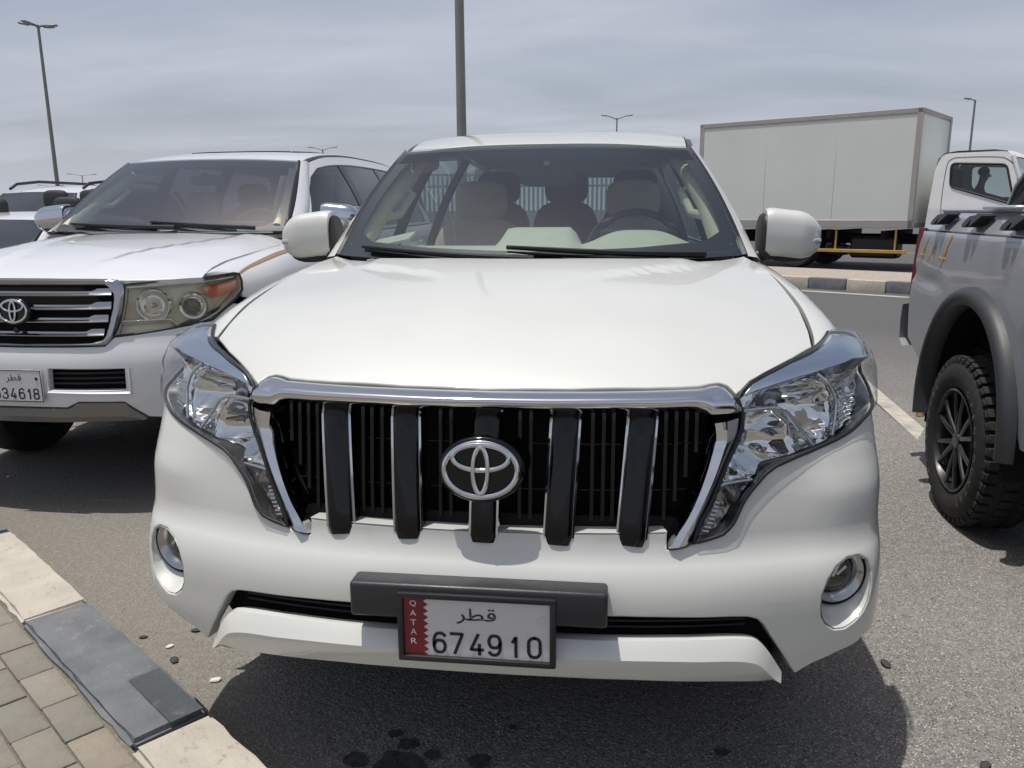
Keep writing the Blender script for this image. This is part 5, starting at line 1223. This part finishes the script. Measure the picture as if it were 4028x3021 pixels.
# cab and nose (towards the viewer, outside the picture)
cab = lambda y, z: np.stack([.018+np.clip(z-1.15, 0, 1)**1.3*.36+0*y, -y, z+0*y], -1)
cabf = lambda y, z: np.stack([PWd-.018-np.clip(z-1.15, 0, 1)**1.3*.36+0*y, y, z+0*y], -1)
co = [(.84, .5), (2.55, .5), (2.6, 1.12), (2.2, 1.55), (2.05, 1.80), (1.0, 1.80), (.86, 1.25)]
wn = [(1.0, 1.18), (1.62, 1.18), (1.62, 1.68), (1.12, 1.68)]; wn2 = [(1.70, 1.18), (2.42, 1.18), (2.1, 1.60), (2.0, 1.68), (1.70, 1.68)]
panel('cab_side', co, cab, 'grey_paint', PK, .1, holes=[wn, wn2], thick=.03)
panel('cab_side', [(-a, b) for a, b in co], cabf, 'grey_paint', PK, .1, holes=[[(-a, b) for a, b in wn], [(-a, b) for a, b in wn2]], thick=.03)
for w_ in (wn, wn2):
    panel('side_window', w_, cab, 'glass_dark', PK, .2, off=-.01, thick=.002); panel('side_window', [(-a, b) for a, b in w_], cabf, 'glass_dark', PK, .2, off=-.01, thick=.002)
xi = .018+.65**1.3*.36
mb = MB(); mb.grid([[(xi, y, 1.80), (PWd/2, y, 1.835), (PWd-xi, y, 1.80)] for y in (-.99, -1.5, -2.06)]); obj('cab_roof', mb, 'grey_paint', PK, 60)
mb = MB(); mb.grid([[(xi+.02, -2.05, 1.80), (PWd/2, -2.12, 1.82), (PWd-xi-.02, -2.05, 1.80)], [(.10, -2.6, 1.15), (PWd/2, -2.78, 1.17), (PWd-.10, -2.6, 1.15)]]); obj('windscreen', mb, 'glass_dim', PK, 60)
mb = MB(); mb.grid([[(xi+.02, -1.0, 1.79), (PWd-xi-.02, -1.0, 1.79)], [(.06, -.86, 1.25), (PWd-.06, -.86, 1.25)]]); obj('rear_window', mb, 'glass_dark', PK, 0)
mb = MB(); mb.box((PWd/2, -1.7, .62), (1.7, 1.6, .2), .03); mb.box((PWd/2, -1.6, .85), (1.5, .5, .3), .08); mb.box((PWd/2, -1.35, 1.2), (1.5, .15, .6), .06); obj('cabin', mb, 'dark', PK)
nf_ = lambda y, z: np.stack([.018+.05*sstep(y, 3.6, 4.2)+0*z, -y, z+0*y], -1); nff = lambda y, z: np.stack([PWd-.018-.05*sstep(-y, 3.6, 4.2)+0*z, y, z+0*y], -1)
fo_ = [(2.56, .5), (2.72, .5)]+[(3.25+.5*math.cos(t), .42+.5*math.sin(t)) for t in np.linspace(R(175), R(8), 16)]+[(4.0, .45), (4.15, .6), (4.15, 1.05), (2.62, 1.14)]
panel('front_fender', fo_, nf_, 'grey_paint', PK, .1, thick=.03); panel('front_fender', [(-a, b) for a, b in fo_], nff, 'grey_paint', PK, .1, thick=.03)
mb = MB(); mb.grid([[(.02+.05*sstep(-y, 3.6, 4.2), y, z-.02), (.25, y, z+.05), (PWd/2, y, z+.07), (PWd-.25, y, z+.05), (PWd-.02-.05*sstep(-y, 3.6, 4.2), y, z-.02)] for y, z in ((-2.6, 1.15), (-3.3, 1.13), (-4.0, 1.08), (-4.2, .98))]); obj('hood', mb, 'grey_paint', PK, 50)
mb = MB(); mb.box((PWd/2, -4.17, .80), (1.2, .08, .38), .03); obj('grille', mb, 'black', PK)
for x in (.22, PWd-.22): mb = MB(); mb.box((x, -4.16, .92), (.34, .09, .2), .03); obj('headlight', mb, 'glass_silver', PK)
mb = MB(); mb.box((PWd/2, -4.2, .52), (1.86, .2, .2), .06, seg=3); obj('front_bumper', mb, 'grey_paint', PK)
mb = MB(); mb.box((PWd/2, -1.6, .55), (1.1, 5.0, .16), .03); obj('chassis', mb, 'void', PK)
RWH = wheel(PK, (-.026, 0, .379), .379, .265, -1, 'rim', 6, .2, .238, lugs=True)
wheel(PK, (PWd+.026, 0, .379), .379, .265, 1, 'rim', 6, True, .245); wheel(PK, (-.0, -3.25, .379), .379, .265, -1, 'rim', 6, True, .245); wheel(PK, (PWd, -3.25, .379), .379, .265, 1, 'rim', 6, True, .245)
# raised white outline lettering on the near tyre: two arcs round the sidewall (worn and unreadable in places)
M['tyre_letter'] = mat('tyre_letter', (.17, .165, .15), .8, var=.3, vscale=60)
def arc_text(body, a0, a1, rad, h):
    n = len(body)
    for i, ch in enumerate(body):
        if ch == ' ': continue
        a = a0+(a1-a0)*(i+.5)/n
        c = bpy.data.curves.new('text', 'FONT'); c.body = ch; c.size = h*1.35; c.align_x = 'CENTER'; c.align_y = 'CENTER'; c.resolution_u = 2
        o = bpy.data.objects.new('text', c); COL.objects.link(o); bpy.context.view_layer.update(); me = bpy.data.meshes.new_from_object(o); bpy.data.objects.remove(o); bpy.data.curves.remove(c)
        for v in me.vertices:
            x, y = v.co.x, v.co.y; rr = rad+y; aa = a+x/rad
            # seen from -x: image right is -y
            v.co = (-.0165-.0*y, -rr*math.sin(aa), rr*math.cos(aa))
        me.materials.clear(); me.materials.append(M['tyre_letter']); link('tyre_letter', me, RWH)
arc_text('OPENCOUNTRY', R(28), R(150), .300, .030)
arc_text('A/TRADIAL', R(218), R(318), .300, .030)
# wooden stick propped under the tail
mb = MB(); mb.box((0, 0, 0), (.035, .03, .42), .003, Matrix.Rotation(R(-20), 3, 'X') @ Matrix.Rotation(R(6), 3, 'Y'))
o = obj('wooden_stick', mb, 'wood'); o.location = (2.44, 4.10, .205); tag(o, 'yellow brown wooden stick propped on the tarmac behind the pickup rear wheel', 'stick')

# ------------------------------------------------------------------ box truck on the far road
TK = thing('box_truck', 'white box truck with yellow side guard driving on the far road', 'truck', (5.972, 14.715, .2), R(-33.2))
BL, BWd, Z0, Z1 = 4.51, 2.25, .84, 3.035
BX = group_node('cargo_box', TK)
mb = MB(); mb.box((-BL/2, BWd/2, (Z0+Z1)/2), (BL-.04, BWd-.04, Z1-Z0-.04)); obj('box_core', mb, 'boxpanel', BX)
fw = .095
for k in range(3):     # side sheets with fine joints
    xa = -BL+fw+k*(BL-2*fw)/3; xb = xa+(BL-2*fw)/3
    mb = MB(); mb.box(((xa+xb)/2, .012, (Z0+Z1)/2+.01), (xb-xa-.004, .012, Z1-Z0-.26), .002); obj('side_panel', mb, 'boxpanel', BX)
mb = MB(); mb.box((-.014, BWd/2, (Z0+Z1)/2), (.012, BWd-.2, Z1-Z0-.2), .002); obj('front_panel', mb, 'boxpanel', BX)
for nm, c, s_ in (('top_rail', (-BL/2, .01, Z1-.045), (BL, .036, .09)), ('bottom_rail', (-BL/2, .01, Z0+.075), (BL, .036, .15)), ('corner_post', (-.048, .012, (Z0+Z1)/2), (.096, .04, Z1-Z0)), ('corner_post', (-BL+.048, .012, (Z0+Z1)/2), (.096, .04, Z1-Z0)),
                  ('top_rail', (.0, BWd/2, Z1-.04), (.03, BWd, .08)), ('bottom_rail', (.0, BWd/2, Z0+.05), (.03, BWd, .10)), ('corner_post', (.0, BWd-.04, (Z0+Z1)/2), (.032, .08, Z1-Z0))):
    mb = MB(); mb.box(c, s_, .006); obj(nm, mb, 'boxframe', BX)
for x in np.linspace(-BL+.25, -.25, 16):
    mb = MB(); mb.ell((x, -.010, Z1-.045), (.008, .006, .008), 8, 6); obj('rivet', mb, 'boxframe', BX)
mb = MB()
for x in (-.55, -1.6, -3.4): mb.box((x, BWd/2, .70), (.08, BWd*.9, .16))
mb.box((-1.2, .72, .60), (6.0, .09, .18)); mb.box((-1.2, BWd-.72, .60), (6.0, .09, .18)); obj('chassis', mb, 'void', TK)
mb = MB(); mb.box((-.75, .45, .45), (.9, .45, .42), .05); obj('fuel_tank', mb, 'black', TK)
mb = MB(); mb.box((-1.5, .5, .38), (.4, .3, .2), .03); obj('tool_box', mb, 'black', TK)
SG = group_node('side_guard', TK)
mb = MB(); mb.box((-.96, .04, .385), (1.78, .03, .065), .006); obj('guard_rail', mb, 'yellow', SG)
for x in (-1.42, -.29): mb = MB(); mb.box((x, .05, .61), (.035, .03, .40), .005); obj('guard_post', mb, 'yellow', SG)
for x, dual in ((-2.25, True), (.95, False)):
    for s in (-1, 1):
        yy = .06 if s < 0 else BWd-.06
        root = group_node('wheel', TK); root.location = (x, yy, .38)
        for d in ((0, .24) if dual else (0,)):
            mb = MB(); mb.lathe([(.20, s*-.02), (.22, 0), (.34, s*.005), (.375, s*-.03), (.38, s*-.06), (.38, s*-.16), (.37, s*-.2), (.2, s*-.2)], 32, axis='y'); 
            mb.v = [(a, b-s*d, c) for a, b, c in mb.v]; obj('tyre', mb, 'rubber', root)
        mb = MB(); mb.lathe([(.205, s*-.01), (.19, s*-.03), (.12, s*-.10), (.10, s*-.04), (.002, s*-.03)], 24, axis='y'); obj('rim', mb, 'alloy', root)
# cab
CB = group_node('cab', TK)
cs = lambda x, z: np.stack([x, .06+np.clip(z-1.2, 0, 2)*.09+0*x, z+0*x], -1)
csf = lambda x, z: np.stack([-x, 2.06-np.clip(z-1.2, 0, 2)*.09+0*x, z+0*x], -1)
def rnd(poly, r=.06, n=4):
    out = []; k = len(poly)
    for i in range(k):
        p = np.array(poly[i]); a = np.array(poly[i-1]); b = np.array(poly[(i+1) % k]); da = (a-p)/np.linalg.norm(a-p); db = (b-p)/np.linalg.norm(b-p)
        rr = min(r, np.linalg.norm(a-p)*.45, np.linalg.norm(b-p)*.45); s0 = p+da*rr; s1 = p+db*rr
        for t in np.linspace(0, 1, n): out.append(tuple((1-t)**2*s0+2*t*(1-t)*p+t*t*s1))
    return out
co = rnd([(.18, .55), (1.86, .55), (1.80, 1.15), (1.55, 2.02), (1.44, 2.21), (.36, 2.21), (.26, 1.9)], .12)
wn = rnd([(.555, 1.60), (1.535, 1.29), (1.60, 1.34), (1.42, 1.97), (.53, 2.02)], .09)
panel('cab_wall', co, cs, 'truck_white', CB, .08, holes=[wn], thick=.05, r=.02)
panel('cab_wall', [(-a, b) for a, b in co], csf, 'truck_white', CB, .1, holes=[[(-a, b) for a, b in wn]], thick=.05, r=.02)
panel('side_window', wn, cs, 'glass_truck', CB, .2, off=-.015, thick=.002); panel('side_window', [(-a, b) for a, b in wn], csf, 'glass_truck', CB, .2, off=-.015, thick=.002)
chrome_frame_tube('window_seal', [tuple(p_) for p_ in cs(np.array([q_[0] for q_ in wn]), np.array([q_[1] for q_ in wn]))-np.array([0, .003, 0])], .018, 'trim', CB, closed=True)
seam_ = [(.46, 1.10), (.44, 1.35), (.455, 1.9), (.50, 2.08), (.62, 2.12), (1.35, 2.09), (1.47, 2.02), (1.66, 1.32), (1.70, 1.10)]
chrome_frame_tube('door_seam', [tuple(p_) for p_ in cs(np.array([q_[0] for q_ in smooth_curve(seam_, 40)]), np.array([q_[1] for q_ in smooth_curve(seam_, 40)]))-np.array([0, .0, 0])], .006, 'trim', CB)
prof = [(.18, .55), (.24, 1.7), (.30, 2.1), (.40, 2.205), (.6, 2.235), (1.2, 2.235), (1.40, 2.205), (1.50, 2.10)]
mb = MB(); mb.grid([[(x, y, z+(0.0 if z < 2.1 else .02*math.sin(math.pi*(y-.15)/1.83))) for (x, z) in prof] for y in (.15 if True else 0, .5, 1.06, 1.6, 1.97)]); obj('cab_shell', mb, 'truck_white', CB, 40)
mb = MB(); mb.grid([[(1.50, y, 2.10) for y in (.17, 1.06, 1.95)], [(1.82+.03*(1-abs(y-1.06)), y, 1.22) for y in (.10, 1.06, 2.02)]]); obj('windscreen', mb, 'glass_truck', CB, 40)
mb = MB(); mb.grid([[(1.82, y, 1.22) for y in (.08, 1.06, 2.04)], [(1.93, y, .95) for y in (.07, 1.06, 2.05)], [(1.93, y, .45) for y in (.07, 1.06, 2.05)]]); obj('cab_front', mb, 'truck_white', CB, 40)
for y in (.10, 2.02): mb = MB(); mb.tube([(1.50, y+.04*(1 if y < 1 else -1), 2.12), (1.83, y, 1.20)], .035, 8); obj('front_pillar', mb, 'truck_white', CB)
mb = MB(); mb.box((1.0, 1.06, .75), (1.6, 1.9, .12)); mb.box((.62, .6, 1.05), (.5, .6, .5), .08); mb.box((.62, 1.5, 1.05), (.5, .5, .4), .08); mb.box((.42, .6, 1.5), (.14, .5, .6), .06); mb.box((1.62, 1.06, 1.05), (.3, 1.8, .35), .06); mb.box((.36, 1.06, 1.35), (.04, 1.8, 1.2)); obj('cab_interior', mb, 'dark', CB)
mb = MB(); mb.tube([(1.40+.09*math.cos(a), 1.50+.19*math.sin(a), 1.30+.14*math.cos(a)) for a in np.linspace(0, 6.283, 25)[:-1]], .014, 6, closed=True); mb.tube([(1.40, 1.5, 1.3), (1.55, 1.5, 1.05)], .02, 6); obj('steering_wheel', mb, 'dark', CB)
mb = MB(); mb.box((1.78, -.10, 1.55), (.06, .16, .36), .02); mb.tube([(1.72, .12, 1.95), (1.78, -.02, 1.98), (1.78, -.1, 1.7)], .012, 6); obj('door_mirror', mb, 'black', CB)

# driver: one continuous skinned figure, seated, looking ahead
DR = Vector((.81, 1.38, 0))
vs = [(0, 0, 1.10), (-.02, 0, 1.30), (-.02, 0, 1.50), (.0, 0, 1.62), (.03, 0, 1.72), (.06, 0, 1.83), (.05, 0, 1.93),
      (-.02, .19, 1.53), (.10, .25, 1.30), (.36, .19, 1.33), (.45, .17, 1.38), (-.02, -.19, 1.53), (.10, -.25, 1.30), (.36, -.12, 1.33), (.45, -.10, 1.38),
      (.02, .10, 1.05), (.42, .12, 1.06), (.46, .12, .84), (.02, -.10, 1.05), (.42, -.12, 1.06), (.46, -.12, .84),
      (.14, 0, 1.82), (.48, .19, 1.40), (.50, .16, 1.41), (.49, .14, 1.40), (.46, .20, 1.41), (.48, -.12, 1.40), (.50, -.09, 1.41), (.49, -.07, 1.40), (.46, -.13, 1.41), (.47, .15, 1.36), (.47, -.08, 1.36)]
es = [(0, 1), (1, 2), (2, 3), (3, 4), (4, 5), (5, 6), (2, 7), (7, 8), (8, 9), (9, 10), (2, 11), (11, 12), (12, 13), (13, 14), (0, 15), (15, 16), (16, 17), (0, 18), (18, 19), (19, 20), (5, 21), (10, 22), (10, 23), (10, 24), (10, 25), (14, 26), (14, 27), (14, 28), (14, 29), (10, 30), (14, 31)]
rd = [.13, .13, .14, .07, .065, .095, .085, .08, .05, .035, .03, .08, .05, .035, .03, .095, .075, .05, .095, .075, .05, .03]+[.010]*10
me = bpy.data.meshes.new('person'); me.from_pydata(vs, es, []); me.materials.append(M['cloth']); me.materials.append(M['skin'])
pe = link('person', me); pe.location = TK.matrix_world.translation if False else (0, 0, 0)
sk = pe.modifiers.new('skin', 'SKIN')
me.attributes  # ensure layers
for i, v in enumerate(me.skin_vertices[0].data): v.radius = (rd[i], rd[i]); v.use_root = (i == 0)
sb = pe.modifiers.new('sub', 'SUBSURF'); sb.levels = 1; sb.render_levels = 1
bpy.context.view_layer.update()
ev = pe.evaluated_get(bpy.context.evaluated_depsgraph_get()); m2 = bpy.data.meshes.new_from_object(ev); pe.modifiers.clear(); pe.data = m2; m2.name = 'person'
m2.materials.clear(); m2.materials.append(M['cloth']); m2.materials.append(M['skin'])
for p_ in m2.polygons:
    p_.use_smooth = True; c = p_.center
    p_.material_index = 1 if (c.z > 1.63 or (c.x > .36 and c.z > 1.25)) else 0
rz = Matrix.Translation((5.972, 14.715, .2)) @ Matrix.Rotation(R(-33.2), 4, 'Z') @ Matrix.Translation(DR); pe.matrix_world = rz
tag(pe, 'driver in a dark shirt sitting at the wheel in the box truck cab', 'person')
mb = MB(); mb.ell((.035, 0, 1.90), (.105, .092, .09), 16, 10); hr = obj('hair', mb, 'hair', pe)
mb = MB(); mb.ell((.155, 0, 1.81), (.018, .014, .022), 8, 6); obj('nose', mb, 'skin', pe)
for s in (-1, 1):
    mb = MB(); mb.ell((.045, s*.092, 1.82), (.022, .012, .032), 8, 6); obj('ear', mb, 'skin', pe)
    mb = MB(); mb.ell((.143, s*.033, 1.84), (.008, .012, .008), 8, 6); obj('eye', mb, 'hair', pe)
mb = MB(); mb.ell((.138, 0, 1.765), (.008, .026, .006), 8, 6); obj('mouth', mb, 'hair', pe)
# ------------------------------------------------------------------ street lights
def lamp_post(loc, h, arms, label, r0=.10, r1=.06, head=(.55, .22, .09), rise=.25, reach=1.1, rot=0.0, foot=True):
    T = thing('street_lamp', label, 'street lamp', loc, rot, 'street lamps round the lot')
    mb = MB(); mb.tube([(0, 0, z) for z in np.linspace(0, h, 8)], [r0+(r1-r0)*k/7 for k in range(8)], 16); obj('pole', mb, 'steel', T, 60)
    mb = MB(); mb.box((0, 0, .02), (.45, .45, .04), .005); obj('base_plate', mb, 'steel', T)
    for a in arms:
        d = Vector((math.cos(a), math.sin(a), 0))
        mb = MB(); mb.tube([Vector((0, 0, h-.15)), d*reach*.25+Vector((0, 0, h-.02)), d*reach*.9+Vector((0, 0, h+rise))], .04, 8); obj('arm', mb, 'steel', T)
        mb = MB(); mb.box((0, 0, 0), head, .03, Matrix.Rotation(a, 3, 'Z') @ Matrix.Rotation(R(-8), 3, 'Y')); mb.v = [(x+d.x*(reach*.9+head[0]*.4), y+d.y*(reach*.9+head[0]*.4), z+h+rise) for x, y, z in mb.v]; obj('lamp_head', mb, 'lampgrey', T)
    return T
lamp_post((-26.3, 35.4, .2), 9.75, (R(30), R(75), R(210), R(255)), 'tall lamp post at the far left with a cluster of flat heads', .11, .06, (.45, .28, .08), .02, .45)
lamp_post((-3.24, 17.75, .2), 12.5, (R(0), R(180)), 'thick grey lamp post rising behind the middle car out of the picture', .125, .085)
lamp_post((.66, 75.4, .2), 9.35, (R(7), R(187)), 'distant double arm lamp post above the middle car roof', .10, .06, (.55, .25, .10), .22, 1.05)
lamp_post((27.6, 66.3, .2), 9.2, (R(187),), 'single arm lamp post behind the box truck cab', .10, .07, (.5, .25, .12), .10, .45)
lamp_post((-124.2, 181, .2), 9.9, (R(40), R(220)), 'tiny double arm lamp post beyond the far left SUV', .14, .10, (.9, .35, .16), .25, 2.6)
lamp_post((-40.2, 111.8, .2), 9.75, (R(10), R(190)), 'small double arm lamp post just above the left SUV roof', .12, .08, (.7, .3, .12), .28, 1.6)
lamp_post((-150, 205, .2), 8.3, (R(40), R(220)), 'faintest double arm lamp post at the left picture edge', .14, .10, (.9, .35, .16), .25, 2.6)

# ------------------------------------------------------------------ fence seen through the middle car
FN = thing('metal_fence', 'pale upright bar fence seen through the rear window of the middle car', 'fence', (-1.2, 27.5, .2), R(6))
pk = None
for i in range(64):
    x = -5.1+.16*i
    if pk is None: mb = MB(); mb.box((0, 0, 1.25), (.085, .03, 2.5), .006); pk = obj('picket', mb, 'fence', FN); o = pk
    else: o = pk.copy(); COL.objects.link(o)
    o.location = (x, 0, 0)
for z in (.4, 2.05, 2.45): mb = MB(); mb.box((0, .03, z), (10.4, .04, .07)); obj('rail', mb, 'fence', FN)

# ------------------------------------------------------------------ loose bits on the tarmac
for k, (x, y, r_, m, lab) in enumerate(((1.172, .79, .022, 'stone_dark', 'flat dark stone chip on the tarmac right of the front bumper'), (1.03, .402, .010, 'stone_pale', 'pale pebble at the shadow edge by the right front corner'),
        (1.272, .319, .02, 'stone_dark', 'dark chip at the lower right of the tarmac'), (-1.126, .747, .018, 'stone_dark', 'dark ring shaped chip near the left front corner'),
        (-1.101, .561, .020, 'stone_dark', 'black scrap lying beside the end of the black kerb stone'), (-1.16, .639, .014, 'stone_white', 'white pebble on the sand beside the black kerb stone'), (-.913, .467, .018, 'stone_white', 'white pebble near the shadow notch at the left'), (-1.283, .686, .014, 'stone_dark', 'dry brown scrap at the sandy kerb edge'))):
    rr = random.Random(k+5); mb = MB(); mb.ell((0, 0, 0), (r_, r_*rr.uniform(.55, .8), r_*.32), 10, 6); mb.v = [(a*(1+rr.uniform(-.18, .18)), b*(1+rr.uniform(-.18, .18)), c) for a, b, c in mb.v]
    o = obj('pebble' if 'pebble' in lab else 'stone_chip', mb, m, None, 25); o.location = (x, y, r_*.28); o.rotation_euler = (0, 0, rr.uniform(0, 6)); tag(o, lab, 'pebble' if 'pebble' in lab else 'stone chip')
# fine grit swept against the kerb
mb = MB(); rr = random.Random(11)
for k in range(900):
    a = rr.uniform(-.5, 3.2); d = abs(rr.gauss(0, .22))+.01
    p_ = K0+KD*a-KN*d
    if p_.x > .2: continue
    s_ = rr.uniform(.002, .006); o = len(mb.v); q = rr.uniform(0, 6)
    mb.add([(p_.x+s_*math.cos(q), p_.y+s_*math.sin(q), 0), (p_.x+s_*math.cos(q+2.1), p_.y+s_*math.sin(q+2.1), 0), (p_.x+s_*math.cos(q+4.2), p_.y+s_*math.sin(q+4.2), 0), (p_.x, p_.y, s_*.9)], [(0, 1, 3), (1, 2, 3), (2, 0, 3)])
g_ = obj('grit', mb, 'stone_pale', None, 0); g_['kind'] = 'stuff'; g_['label'] = 'loose grit and sand swept against the kerb'; g_['category'] = 'grit'
